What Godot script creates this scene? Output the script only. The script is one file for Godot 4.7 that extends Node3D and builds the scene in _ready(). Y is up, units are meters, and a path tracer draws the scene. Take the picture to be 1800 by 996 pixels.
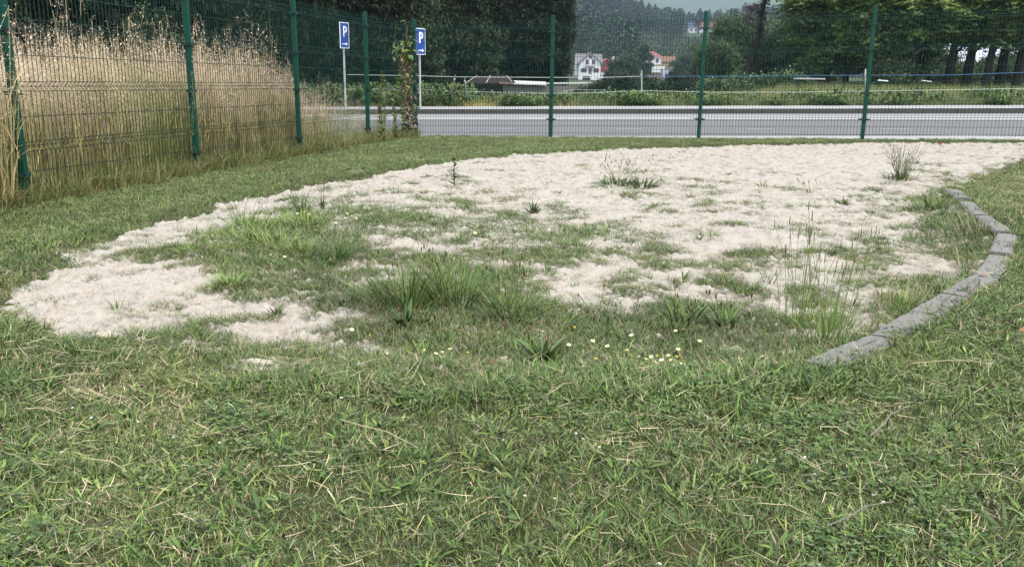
extends Node3D

# ------------------------------------------------------------------ camera numbers (pixels of the 1800 x 996 photograph)
const F := 1540.0
const EYE := Vector3(0, 0.897, 0)
var cam_basis := Basis.from_euler(Vector3(deg_to_rad(-13.93), 0, deg_to_rad(0.62)))
var rng := RandomNumberGenerator.new()
var nz := FastNoiseLite.new()
var nz2 := FastNoiseLite.new()
var taken := {}
var M := {}

# ------------------------------------------------------------------ ground heights
func G(x: float, d: float) -> float:
	return 0.0193 * clampf(x, -12, 14) - 0.0218 * clampf(d, -5, 16.8)

var poly := PackedVector2Array()
var SD := PackedFloat32Array()
const SX0 := -6.0
const SD0 := 1.0
const SSTEP := 0.1
const SNX := 170
const SND := 160
func make_sd():
	SD.resize(SNX * SND)
	for j in SND:
		for i in SNX:
			var p := Vector2(SX0 + i * SSTEP, SD0 + j * SSTEP)
			var best := 1e9
			for k in poly.size():
				var q := Geometry2D.get_closest_point_to_segment(p, poly[k], poly[(k + 1) % poly.size()])
				best = minf(best, p.distance_squared_to(q))
			best = sqrt(best)
			SD[j * SNX + i] = -best if Geometry2D.is_point_in_polygon(p, poly) else best
func sdist(x: float, d: float) -> float:
	var fx := clampf((x - SX0) / SSTEP, 0, SNX - 1.001)
	var fd := clampf((d - SD0) / SSTEP, 0, SND - 1.001)
	var i := int(fx)
	var j := int(fd)
	var a := fx - i
	var b := fd - j
	var k := j * SNX + i
	return lerpf(lerpf(SD[k], SD[k + 1], a), lerpf(SD[k + SNX], SD[k + SNX + 1], a), b)
func pit(x: float, d: float) -> float:
	return 0.015 + 0.045 * smoothstep(-1.6, 0.8, x) * (1.0 - smoothstep(8.0, 11.0, d))
# the sand's mean level inside the pit, the lawn outside
func surf(x: float, d: float) -> float:
	if SD.is_empty(): return G(x, d)
	return G(x, d) - pit(x, d) * smoothstep(0.06, -0.16, sdist(x, d))
func ray(px: float, py: float) -> Vector3:
	var r := cam_basis * Vector3((px - 900.0) / F, -(py - 498.0) / F, -1.0)
	return r / -r.z
func gnd(px: float, py: float) -> Vector3:          # where that sight line meets the ground
	var r := ray(px, py)
	var lo := 0.3
	var hi := 400.0
	for k in 40:
		var m := (lo + hi) * 0.5
		if EYE.y + r.y * m > surf(r.x * m, m): lo = m
		else: hi = m
	return EYE + r * lo
func at(px: float, py: float, d: float) -> Vector3:
	return EYE + ray(px, py) * d
func project(p: Vector3) -> Vector2:
	var c := cam_basis.inverse() * (p - EYE)
	return Vector2(900.0 + F * c.x / -c.z, 498.0 - F * c.y / -c.z)

# ------------------------------------------------------------------ naming
func numbered(called: String) -> String:
	var n: int = taken.get(called, 0)
	taken[called] = n + 1
	return called if n == 0 else "%s_%03d" % [called, n]
func tag(o, label: String, category := "", group := "", kind := ""):
	if label: o.set_meta("label", label)
	if category: o.set_meta("category", category)
	if group: o.set_meta("group", group)
	if kind: o.set_meta("kind", kind)
	return o
func thing(called: String, where: Vector3, label: String, category: String, group := "") -> Node3D:
	var o := Node3D.new()
	o.name = numbered(called)
	add_child(o)
	o.position = where
	tag(o, label, category, group)
	return o
func put(called: String, mesh: Mesh, mat: Material, parent: Node = self) -> MeshInstance3D:
	var o := MeshInstance3D.new()
	o.name = numbered(called) if parent == self else called
	o.mesh = mesh
	if mat: o.material_override = mat
	parent.add_child(o, true)
	return o
func multi(called: String, mesh: Mesh, mat: Material, xs: Array, cols: Array, parent: Node = self) -> MultiMeshInstance3D:
	var mm := MultiMesh.new()
	mm.transform_format = MultiMesh.TRANSFORM_3D
	mm.use_colors = cols.size() > 0
	mm.mesh = mesh
	mm.instance_count = xs.size()
	for i in xs.size():
		mm.set_instance_transform(i, xs[i])
		if cols.size() > 0: mm.set_instance_color(i, cols[i])
	var o := MultiMeshInstance3D.new()
	o.name = numbered(called) if parent == self else called
	o.multimesh = mm
	o.material_override = mat
	parent.add_child(o, true)
	return o

# ------------------------------------------------------------------ mesh building
class MB:
	var v := PackedVector3Array()
	var n := PackedVector3Array()
	var c := PackedColorArray()
	var t := PackedInt32Array()
	func quad(a: Vector3, b: Vector3, cc: Vector3, d: Vector3, col := Color.WHITE):
		var k := v.size()
		var nn := (cc - a).cross(b - a).normalized()
		v.append_array([a, b, cc, d])
		for i in 4:
			n.append(nn)
			c.append(col)
		t.append_array([k, k + 1, k + 2, k, k + 2, k + 3])
	func tri(a: Vector3, b: Vector3, cc: Vector3, col := Color.WHITE):
		var k := v.size()
		var nn := (cc - a).cross(b - a).normalized()
		v.append_array([a, b, cc])
		for i in 3:
			n.append(nn)
			c.append(col)
		t.append_array([k, k + 1, k + 2])
	# a ribbon through points, width w[i] across direction s
	func ribbon(p: Array, w: Array, s: Vector3, c0: Color, c1: Color):
		var k := v.size()
		var m := p.size()
		for i in m:
			var tt: Vector3 = (p[mini(i + 1, m - 1)] - p[maxi(i - 1, 0)])
			var nn := tt.cross(s).normalized()
			var h: Vector3 = s * (w[i] * 0.5)
			v.append(p[i] - h)
			v.append(p[i] + h)
			n.append(nn)
			n.append(nn)
			var cc := c0.lerp(c1, float(i) / (m - 1))
			c.append(cc)
			c.append(cc)
			if i > 0:
				var q := k + i * 2
				t.append_array([q - 2, q - 1, q + 1, q - 2, q + 1, q])
	# a round tube through points
	func tube(p: Array, r: Array, sides: int, col := Color.WHITE, cap := true):
		var k := v.size()
		var m := p.size()
		for i in m:
			var tt: Vector3 = (p[mini(i + 1, m - 1)] - p[maxi(i - 1, 0)]).normalized()
			var u := tt.cross(Vector3(0.31, 0.2, 0.93)).normalized() if absf(tt.dot(Vector3(0.31, 0.2, 0.93))) < 0.95 else tt.cross(Vector3.RIGHT).normalized()
			var w := tt.cross(u)
			for j in sides:
				var a := TAU * j / sides
				var nn := u * cos(a) + w * sin(a)
				v.append(p[i] + nn * r[i])
				n.append(nn)
				c.append(col)
		for i in m - 1:
			for j in sides:
				var a := k + i * sides + j
				var b := k + i * sides + (j + 1) % sides
				t.append_array([a, a + sides, b, b, a + sides, b + sides])
		if cap:
			for j in range(1, sides - 1):
				t.append_array([k, k + j, k + j + 1])
				var e := k + (m - 1) * sides
				t.append_array([e, e + j + 1, e + j])
	func box(o: Vector3, x: Vector3, y: Vector3, z: Vector3, col := Color.WHITE):   # o a corner, three edges (right handed)
		var p := [o, o + x, o + x + y, o + y, o + z, o + x + z, o + x + y + z, o + y + z]
		for f in [[0, 1, 2, 3], [5, 4, 7, 6], [4, 0, 3, 7], [1, 5, 6, 2], [3, 2, 6, 7], [4, 5, 1, 0]]:
			quad(p[f[0]], p[f[1]], p[f[2]], p[f[3]], col)
	func bead(o: Vector3, r: Vector3, col: Color, rings := 4, sides := 6):
		var k := v.size()
		for i in rings + 1:
			var a := PI * i / rings
			for j in sides:
				var b := TAU * j / sides
				var e := Vector3(sin(a) * cos(b), -cos(a), sin(a) * sin(b))
				v.append(o + e * r)
				n.append(e)
				c.append(col)
		for i in rings:
			for j in sides:
				var a := k + i * sides + j
				var b := k + i * sides + (j + 1) % sides
				t.append_array([a, b, a + sides, b, b + sides, a + sides])
	func mesh() -> ArrayMesh:
		var a := []
		a.resize(Mesh.ARRAY_MAX)
		a[Mesh.ARRAY_VERTEX] = v
		a[Mesh.ARRAY_NORMAL] = n
		a[Mesh.ARRAY_COLOR] = c
		a[Mesh.ARRAY_INDEX] = t
		var m := ArrayMesh.new()
		m.add_surface_from_arrays(Mesh.PRIMITIVE_TRIANGLES, a)
		return m

func rr(a: float, b: float) -> float: return rng.randf_range(a, b)
func vary(c: Color, k: float) -> Color:
	var l := 1.0 + rr(-k, k)
	return Color(c.r * l * (1 + rr(-k, k) * 0.35), c.g * l, c.b * l * (1 + rr(-k, k) * 0.35))
# one leaf blade: base, heading, length, width, lean at the root and how far it bends over
func blade(m: MB, o: Vector3, head: float, length: float, width: float, lean: float, bend: float, c0: Color, c1: Color, segs := 4, shape := 0.0):
	var h := Vector3(cos(head), 0, sin(head))
	var s := Vector3(-sin(head), 0, cos(head))
	s = (s + h * rr(-0.5, 0.5) + Vector3.UP * rr(-0.35, 0.35)).normalized()
	var p := [o]
	var w := [width * (0.55 if shape > 0 else 0.9)]
	var a := lean
	var q := o
	for i in segs:
		q += (h * sin(a) + Vector3.UP * cos(a)) * (length / segs)
		a += bend / segs
		if q.y < 0.004: q.y = 0.004
		p.append(q)
		var f := float(i + 1) / segs
		w.append(width * ((sin(PI * pow(f, 0.8)) * 0.95 + 0.08) if shape > 0 else (1.0 - pow(f, 2.2) * 0.93)))
	m.ribbon(p, w, s, c0, c1)
func mat_leaf(rough := 0.6, back := Color(0.10, 0.13, 0.04), spec := 0.35) -> StandardMaterial3D:
	var m := StandardMaterial3D.new()
	m.vertex_color_use_as_albedo = true
	m.roughness = rough
	m.metallic_specular = spec
	m.cull_mode = BaseMaterial3D.CULL_DISABLED
	if back.v > 0:
		m.backlight_enabled = true
		m.backlight = back
	return m
func srgb(r: float, g: float, b: float) -> Color: return Color(r, g, b).linear_to_srgb()
func flat(r: float, g: float, b: float, rough := 0.8, spec := 0.4) -> StandardMaterial3D:
	var m := StandardMaterial3D.new()
	m.albedo_color = srgb(r, g, b)
	m.roughness = rough
	m.metallic_specular = spec
	return m
# a material whose colour wanders between given linear colours, from layered noise, world triplanar
func grainy(cols: Array, size: float, freqs: Array, seed_: int, rough := 0.9, bump := 0.0, n := 512) -> StandardMaterial3D:
	var ims := []
	for k in freqs.size():
		var f := FastNoiseLite.new()
		f.seed = seed_ + k * 7
		f.frequency = freqs[k] / n
		f.fractal_octaves = 3
		f.noise_type = FastNoiseLite.TYPE_SIMPLEX_SMOOTH
		ims.append(f.get_seamless_image(n, n))
	var g := Gradient.new()
	g.offsets = PackedFloat32Array(range(cols.size()).map(func(i): return float(i) / (cols.size() - 1)))
	g.colors = PackedColorArray(cols.map(func(c): return c.linear_to_srgb()))
	var im := Image.create(n, n, false, Image.FORMAT_RGB8)
	var hm := Image.create(n, n, false, Image.FORMAT_RGB8)
	for y in n:
		for x in n:
			var v := 0.0
			var wsum := 0.0
			for k in ims.size():
				v += ims[k].get_pixel(x, y).r
				wsum += 1.0
			v = clampf((v / wsum - 0.5) * 1.7 + 0.5, 0, 1)
			im.set_pixel(x, y, g.sample(v))
			if bump > 0: hm.set_pixel(x, y, Color(v, v, v))
	im.generate_mipmaps()
	var m := StandardMaterial3D.new()
	m.albedo_texture = ImageTexture.create_from_image(im)
	m.uv1_triplanar = true
	m.uv1_world_triplanar = true
	m.uv1_scale = Vector3.ONE / size
	m.roughness = rough
	m.metallic_specular = 0.3
	if bump > 0:
		hm.bump_map_to_normal_map(bump)
		m.normal_enabled = true
		m.normal_texture = ImageTexture.create_from_image(hm)
	return m

# ------------------------------------------------------------------ setting
# a height field over x, d (d metres ahead of the camera); cells that keep() turns down are left out
func field(x0: float, x1: float, d0: float, d1: float, step: float, h: Callable, keep = null, grow := 0.0) -> ArrayMesh:
	var nx := int((x1 - x0) / step) + 1
	var ds := PackedFloat32Array()
	var dd := d0
	while dd < d1:
		ds.append(dd)
		dd += maxf(step, dd * grow) if grow == 0.0 else clampf(dd * grow, 0.012, 0.04)
	var nd := ds.size()
	var hs := PackedFloat32Array()
	hs.resize(nx * nd)
	var ok := PackedByteArray()
	ok.resize(nx * nd)
	for j in nd:
		for i in nx:
			var k := j * nx + i
			ok[k] = 1 if keep == null or keep.call(x0 + i * step, ds[j]) else 0
			hs[k] = h.call(x0 + i * step, ds[j]) if ok[k] else 0.0
	var v := PackedVector3Array()
	var n := PackedVector3Array()
	var id := PackedInt32Array()
	id.resize(nx * nd)
	var t := PackedInt32Array()
	for j in nd:
		for i in nx:
			var k := j * nx + i
			if not ok[k]: continue
			id[k] = v.size()
			v.append(Vector3(x0 + i * step, hs[k], -ds[j]))
			var l := k - 1 if i > 0 and ok[k - 1] else k
			var r := k + 1 if i < nx - 1 and ok[k + 1] else k
			var a := k - nx if j > 0 and ok[k - nx] else k
			var b := k + nx if j < nd - 1 and ok[k + nx] else k
			n.append(Vector3(-(hs[r] - hs[l]) / (step * maxi(1, r - l)), 1, (hs[b] - hs[a]) / maxf(0.001, ds[mini(j + (1 if b != k else 0), nd - 1)] - ds[maxi(j - (1 if a != k else 0), 0)])).normalized())
	for j in nd - 1:
		for i in nx - 1:
			var k := j * nx + i
			if ok[k] and ok[k + 1] and ok[k + nx] and ok[k + nx + 1]:
				t.append_array([id[k], id[k + nx], id[k + 1], id[k + 1], id[k + nx], id[k + nx + 1]])
	var a := []
	a.resize(Mesh.ARRAY_MAX)
	a[Mesh.ARRAY_VERTEX] = v
	a[Mesh.ARRAY_NORMAL] = n
	a[Mesh.ARRAY_INDEX] = t
	var m := ArrayMesh.new()
	m.add_surface_from_arrays(Mesh.PRIMITIVE_TRIANGLES, a)
	return m

# fence lines (x, d) on the ground
const POSTS := [[-4.42, 4.5], [-3.91, 6.98], [-3.42, 9.5], [-2.91, 12.0], [-2.38, 14.49], [-1.8, 16.25], [0.65, 15.58], [3.13, 14.98], [5.61, 14.25], [8.02, 13.53]]
func fence_w(x: float, d: float) -> float:           # metres beyond the street fence
	return (x + 1.8) * 0.2606 + (d - 16.25) * 0.9655
func left_w(x: float, d: float) -> float:            # metres beyond the left fence
	for k in 5:
		if d < POSTS[k + 1][1] or k == 4:
			var t: float = (d - POSTS[k][1]) / (POSTS[k + 1][1] - POSTS[k][1])
			return lerpf(POSTS[k][0], POSTS[k + 1][0], t) - x
	return 0.0
# road frame: t metres along, w metres from the far kerb (positive beyond it)
const RO := Vector2(-2.77, 24.75)
const RE := Vector2(0.989, -0.146)
const RN := Vector2(0.146, 0.989)
func road_pt(t: float, w: float) -> Vector2: return RO + RE * t + RN * w
func road_w(x: float, d: float) -> float: return (Vector2(x, d) - RO).dot(RN)
func strip(w0: float, w1: float, t0: float, t1: float, lift: float, nt := 60, nw := 4) -> ArrayMesh:
	var m := MB.new()
	for i in nt:
		for j in nw:
			var p := []
			for q in [[0, 0], [1, 0], [1, 1], [0, 1]]:
				var a := road_pt(lerpf(t0, t1, float(i + q[0]) / nt), lerpf(w0, w1, float(j + q[1]) / nw))
				p.append(Vector3(a.x, G(a.x, a.y) + lift, -a.y))
			m.quad(p[3], p[2], p[1], p[0])
	return m.mesh()

func terrain_h(x: float, d: float) -> float:
	var w := road_w(x, d)
	var near := G(x, d) - 0.22
	if w > 1.6: near = G(x, d) + 0.09 + 0.05 * nz.get_noise_2d(x * 3, d * 3)
	var u := x / maxf(d, 1.0)
	if d < 30: return near
	# valley floor, then the wooded hills; sideways position as a share of the distance
	near -= 1.7 * smoothstep(30, 54, d) * smoothstep(0.30, 0.22, u)
	var v := near - 2.2 * smoothstep(60, 240, d)
	var high := lerpf(72, 32, smoothstep(0.0, 0.18, u)) * smoothstep(0.42, 0.30, u)
	v += high * smoothstep(270, 760, d) * (1.0 - 0.0 * d)
	v += 5.0 * nz.get_noise_2d(x * 0.05, d * 0.05) * smoothstep(200, 400, d)
	if d > 850: v += (235 * smoothstep(900, 2900, d) + 70 * nz.get_noise_2d(x * 0.012, d * 0.012) * smoothstep(1200, 2400, d)) * smoothstep(0.40, 0.30, u)
	return v

func build_setting():
	M.soil = grainy([Color(0.05, 0.048, 0.022), Color(0.085, 0.075, 0.038), Color(0.06, 0.075, 0.025), Color(0.16, 0.135, 0.08)], 0.9, [14, 60], 3, 1.0, 3.0)
	M.sand = grainy([Color(0.34, 0.305, 0.27), Color(0.64, 0.60, 0.56), Color(0.73, 0.695, 0.655), Color(0.82, 0.79, 0.755)], 2.4, [7, 110, 330], 11, 1.0, 6.0, 1024)
	M.asphalt = grainy([Color(0.13, 0.13, 0.132), Color(0.22, 0.22, 0.224), Color(0.29, 0.29, 0.294)], 5.0, [7, 120], 21, 0.9)
	M.asphalt_old = grainy([Color(0.26, 0.26, 0.262), Color(0.36, 0.36, 0.365), Color(0.44, 0.44, 0.445)], 4.0, [6, 100], 24, 0.9)
	M.concrete = grainy([Color(0.28, 0.28, 0.275), Color(0.44, 0.435, 0.43), Color(0.55, 0.545, 0.54)], 3.0, [7, 80], 31, 0.9)
	M.kerb = grainy([Color(0.06, 0.06, 0.055), Color(0.12, 0.12, 0.11), Color(0.20, 0.195, 0.19)], 1.2, [6, 40], 37, 0.95)
	M.meadow = grainy([Color(0.04, 0.06, 0.02), Color(0.07, 0.095, 0.03), Color(0.11, 0.12, 0.045)], 6.0, [6, 40], 41, 1.0)
	M.paint = flat(0.66, 0.66, 0.66, 0.7)
	M.worn_paint = flat(0.34, 0.34, 0.345, 0.8)
	# lawn and sand
	var lawn := put("lawn", field(-8.0, 12.0, 0.2, 17.4, 0.08, func(x, d):
		var s := sdist(x, d)
		return G(x, d) - (pit(x, d) + 0.02) * smoothstep(0.05, -0.2, s) - 0.03 * smoothstep(-0.1, -0.3, s) + 0.012 * nz.get_noise_2d(x * 60, d * 60) + 0.008 * nz.get_noise_2d(x * 200, d * 200),
		func(x, d): return fence_w(x, d) < 0.3 and left_w(x, d) < 9.0), M.soil)
	tag(lawn, "mown lawn around the sandy play area", "", "", "structure")
	var sand := put("sand", field(-3.6, 9.4, 2.2, 14.9, 0.016, func(x, d): return sand_h(x, d),
		func(x, d): return sdist(x, d) < 0.3, 0.0045), M.sand)
	tag(sand, "pale trampled sand of the play area", "", "", "structure")
	# street
	tag(put("ground", terrain_mesh(), M.meadow), "meadow, valley and hills beyond the street", "", "", "structure")
	tag(put("near_pavement", strip(-11.5, -7.45, -40, 45, -0.02), M.concrete), "pale pavement along the mesh fence", "", "", "structure")
	tag(put("road", strip(-7.45, 0.0, -40, 45, -0.012, 60, 8), M.asphalt), "grey asphalt road", "", "", "structure")
	tag(put("parking_lane", strip(-2.75, 0.0, -40, 45, -0.008), M.asphalt_old), "lighter worn asphalt beside the far kerb", "", "", "structure")
	tag(put("pavement", strip(0.13, 1.9, -40, 45, 0.12), M.concrete), "pale far pavement with kerb", "", "", "structure")
	# kerb stones, each of its own
	var kerb := Node3D.new()
	kerb.name = "kerb"
	add_child(kerb)
	tag(kerb, "dark weathered kerb of the far pavement", "", "", "structure")
	for i in 44:
		var a := road_pt(-9.0 + i * 0.8, 0.0)
		var m := MB.new()
		var ex := Vector3(RE.x, 0, -RE.y)
		var ez := Vector3(RN.x, 0, -RN.y)
		m.box(Vector3(a.x, G(a.x, a.y) - 0.1, -a.y) + ez * 0.15, ex * 0.79, Vector3.UP * (0.213 + rr(-0.004, 0.004)), -ez * 0.15)
		put("kerb_stone", m.mesh(), M.kerb, kerb)
	M.tar = flat(0.06, 0.06, 0.062, 0.9)
	tag(put("tar_joint", strip(-2.83, -2.77, -12, 20, -0.0035, 60, 1), M.tar), "dark tar joint between the two asphalt lanes", "", "", "structure")
	# painted lines
	tag(put("edge_line", strip(-2.1, -1.98, -6, 2.4, -0.0035), M.paint), "white line painted along the far side of the road", "", "", "structure")
	tag(put("edge_line", strip(-2.1, -1.98, 3.3, 7.4, -0.0035), M.paint), "white line painted along the far side of the road", "", "", "structure")
	for i in 4:
		tag(put("lane_dash", strip(-5.75, -5.67, 3.2 + i * 2.6, 3.7 + i * 2.6, -0.0035), M.worn_paint), "faint white dash along the middle of the road", "", "", "structure")

func rim(x: float, d: float) -> float:                # distance from the sand's ragged rim
	return sdist(x, d) + 0.14 * nz.get_noise_2d(x * 22, d * 22) + 0.06 * nz2.get_noise_2d(x * 60, d * 60)
func sand_h(x: float, d: float) -> float:
	var s := rim(x, d)
	var b := 0.010 * nz.get_noise_2d(x * 24 + 40, d * 24)
	var r := nz2.get_noise_2d(x * 80, d * 80)
	b += 0.014 * (absf(r) * 2.0 - 0.5)              # scuffed hollows with rims
	var q := nz2.get_noise_2d(x * 300 + 7, d * 300)
	b += 0.013 * (absf(q) * 2.0 - 0.5) + 0.006 * q
	b += 0.011 * nz.get_noise_2d(x * 620, d * 620)
	return G(x, d) - pit(x, d) * smoothstep(0.06, -0.16, sdist(x, d)) + b + 0.012 - 0.09 * smoothstep(-0.06, 0.1, s)
func terrain_mesh() -> ArrayMesh:
	# rings of growing size: one sheet to the horizon
	var ds := []
	var d := -30.0
	while d < 4200:
		ds.append(d)
		d += 3.0 if d < 45 else d * 0.05
	var m := MB.new()
	var nu := 90
	var rows := []
	for dd in ds:
		var row := []
		for i in nu + 1:
			var u := float(i) / nu * 2 - 1
			var half := maxf(60.0, dd * 1.3)
			var x := half * (0.45 * u + 0.55 * u * u * u)
			row.append(Vector3(x, terrain_h(x, dd), -dd))
		rows.append(row)
	var a := []
	a.resize(Mesh.ARRAY_MAX)
	var st := SurfaceTool.new()
	st.begin(Mesh.PRIMITIVE_TRIANGLES)
	st.set_smooth_group(0)
	for j in rows.size() - 1:
		for i in nu:
			var p: Vector3 = rows[j][i]
			var q: Vector3 = rows[j][i + 1]
			var r: Vector3 = rows[j + 1][i + 1]
			var s: Vector3 = rows[j + 1][i]
			for vv in [p, s, q, q, s, r]: st.add_vertex(vv)
	st.index()
	st.generate_normals()
	return st.commit()
# ------------------------------------------------------------------ mesh fence
func clamp_mesh() -> ArrayMesh:
	var m := MB.new()
	m.box(Vector3(-0.045, -0.016, 0.045), Vector3(0.09, 0, 0), Vector3(0, 0.032, 0), Vector3(0, 0, -0.09))
	m.box(Vector3(-0.085, -0.012, 0.016), Vector3(0.17, 0, 0), Vector3(0, 0.024, 0), Vector3(0, 0, -0.032))
	m.tube([Vector3(0.06, 0, -0.02), Vector3(0.06, 0, 0.032)], [0.007, 0.007], 6)
	return m.mesh()
func post_mesh(h: float) -> ArrayMesh:
	var m := MB.new()
	var r := 0.03
	var b := 0.006
	var pts := [Vector2(-r + b, -r), Vector2(r - b, -r), Vector2(r, -r + b), Vector2(r, r - b), Vector2(r - b, r), Vector2(-r + b, r), Vector2(-r, r - b), Vector2(-r, -r + b)]
	for i in 8:
		var p: Vector2 = pts[i]
		var q: Vector2 = pts[(i + 1) % 8]
		m.quad(Vector3(p.x, -0.15, p.y), Vector3(q.x, -0.15, q.y), Vector3(q.x, h, q.y), Vector3(p.x, h, p.y))
	return m.mesh()
func build_fence():
	var green := flat(0.003, 0.046, 0.030, 0.55, 0.3)
	var wire_mat := flat(0.004, 0.036, 0.027, 0.55, 0.3)
	var cap_mat := flat(0.006, 0.028, 0.024, 0.6)
	var pm := post_mesh(2.06)
	var cm := clamp_mesh()
	var cap := MB.new()
	cap.box(Vector3(-0.033, 2.05, 0.033), Vector3(0.066, 0, 0), Vector3(0, 0.014, 0), Vector3(0, 0, -0.066))
	cap.bead(Vector3(0, 2.064, 0), Vector3(0.03, 0.012, 0.03), Color.WHITE)
	var capm := cap.mesh()
	var labels := ["green metal fence post past the end of the tall oats, beside the lawn", "green metal fence post with drooping oats hanging over it",
		"green square fence post before the thick dry oat field, grass tuft at its foot", "green square fence post at the thin end of the oats, dry stalk leaning across",
		"green metal fence post between the parking sign and the creeper", "green metal corner post wrapped by the creeper",
		"slim green street fence post in front of the ruined shed wall", "slim green street fence post in front of the far red roofed villas",
		"slim green street fence post in front of the chestnut trees", "slim green street fence post beside the sand beyond the chestnut trunks"]
	for k in POSTS.size():
		var q: Array = POSTS[k]
		var base := Vector3(q[0], G(q[0], q[1]), -q[1])
		var t := thing("fence_post", base, labels[k], "fence post", "posts of the green mesh fence")
		var a: Array = POSTS[maxi(k - 1, 0)] if k != 5 else POSTS[4]
		var b: Array = POSTS[mini(k + 1, 9)] if k != 5 else POSTS[6]
		t.rotation.y = atan2(b[1] - a[1], b[0] - a[0]) + (deg_to_rad(45) if k == 5 else 0.0)
		if k < 5: t.rotation.y += deg_to_rad(14)
		put("tube", pm, green, t)
		put("cap", capm, cap_mat, t)
		for h in ([0.24, 0.88, 1.36, 1.86] if k < 6 else [0.33, 0.74, 1.42, 1.80]):
			put("clamp", cm, cap_mat, t).position.y = h
	var plabels := ["green welded mesh panel past the drooping oats, running off beside the lawn", "green welded mesh panel in front of the thickest pale oats",
		"green welded mesh panel in front of the golden oats between two square posts", "green welded mesh panel in front of the single parking sign and thinning oats",
		"short green welded mesh panel ending under the creeper", "green street fence panel in front of the ruined shed and large dark tree",
		"green street fence panel in front of the white gabled house", "green street fence panel in front of the ivy covered trunk",
		"green street fence panel in front of the chestnut trunks"]
	for k in 9:
		var a := Vector2(POSTS[k][0], POSTS[k][1])
		var b := Vector2(POSTS[k + 1][0], POSTS[k + 1][1])
		var ya := G(a.x, a.y)
		var yb := G(b.x, b.y)
		var dir := (b - a).normalized()
		var len := a.distance_to(b)
		var t := thing("mesh_panel", Vector3(a.x, ya, -a.y), plabels[k], "fence panel", "panels of the green mesh fence")
		var xa := Vector3(dir.x * len, yb - ya, -dir.y * len) / len
		var out := Vector3(-dir.y, 0, -dir.x) * (1.0 if k < 5 else 1.0)
		t.basis = Basis(xa, Vector3.UP, -out)           # local x along the panel, -z outwards
		var bottom := 0.06 if k < 5 else 0.07
		var folds := [0.10, 0.46, 0.93, 1.41, 1.93]
		folds = [0.46, 0.93, 1.41, 1.90] if k < 5 else [0.36, 0.88, 1.42, 1.90]
		# one upright wire, bent outwards at each fold
		var p := [Vector3(0, bottom, 0)]
		for f in folds:
			p.append_array([Vector3(0, f - 0.037, 0), Vector3(0, f, -0.038), Vector3(0, f + 0.037, 0)])
		p.append(Vector3(0, 2.02, 0))
		var w := MB.new()
		w.tube(p, p.map(func(_v): return 0.0029), 4)
		var wm := w.mesh()
		var x := 0.045
		while x < len - 0.03:
			put("upright_wire", wm, wire_mat, t).position.x = x
			x += 0.05
		var h := MB.new()
		h.tube([Vector3(0.02, 0, 0), Vector3(len * 0.5, 0, 0), Vector3(len - 0.02, 0, 0)], [0.0030, 0.0030, 0.0030], 4)
		var hm := h.mesh()
		var ys := [[bottom + 0.02, 0.0]]
		for i in folds.size():
			var f: float = folds[i]
			ys.append_array([[f - 0.037, 0.005], [f, -0.043], [f + 0.037, 0.005]])
			var nxt: float = folds[i + 1] if i < folds.size() - 1 else -1.0
			if nxt > 0: ys.append([(f + nxt) * 0.5, 0.005])
		ys.append([0.5 * (bottom + folds[0]), 0.005])
		for y in ys: put("cross_wire", hm, wire_mat, t).position = Vector3(0, y[0], y[1])

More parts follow.
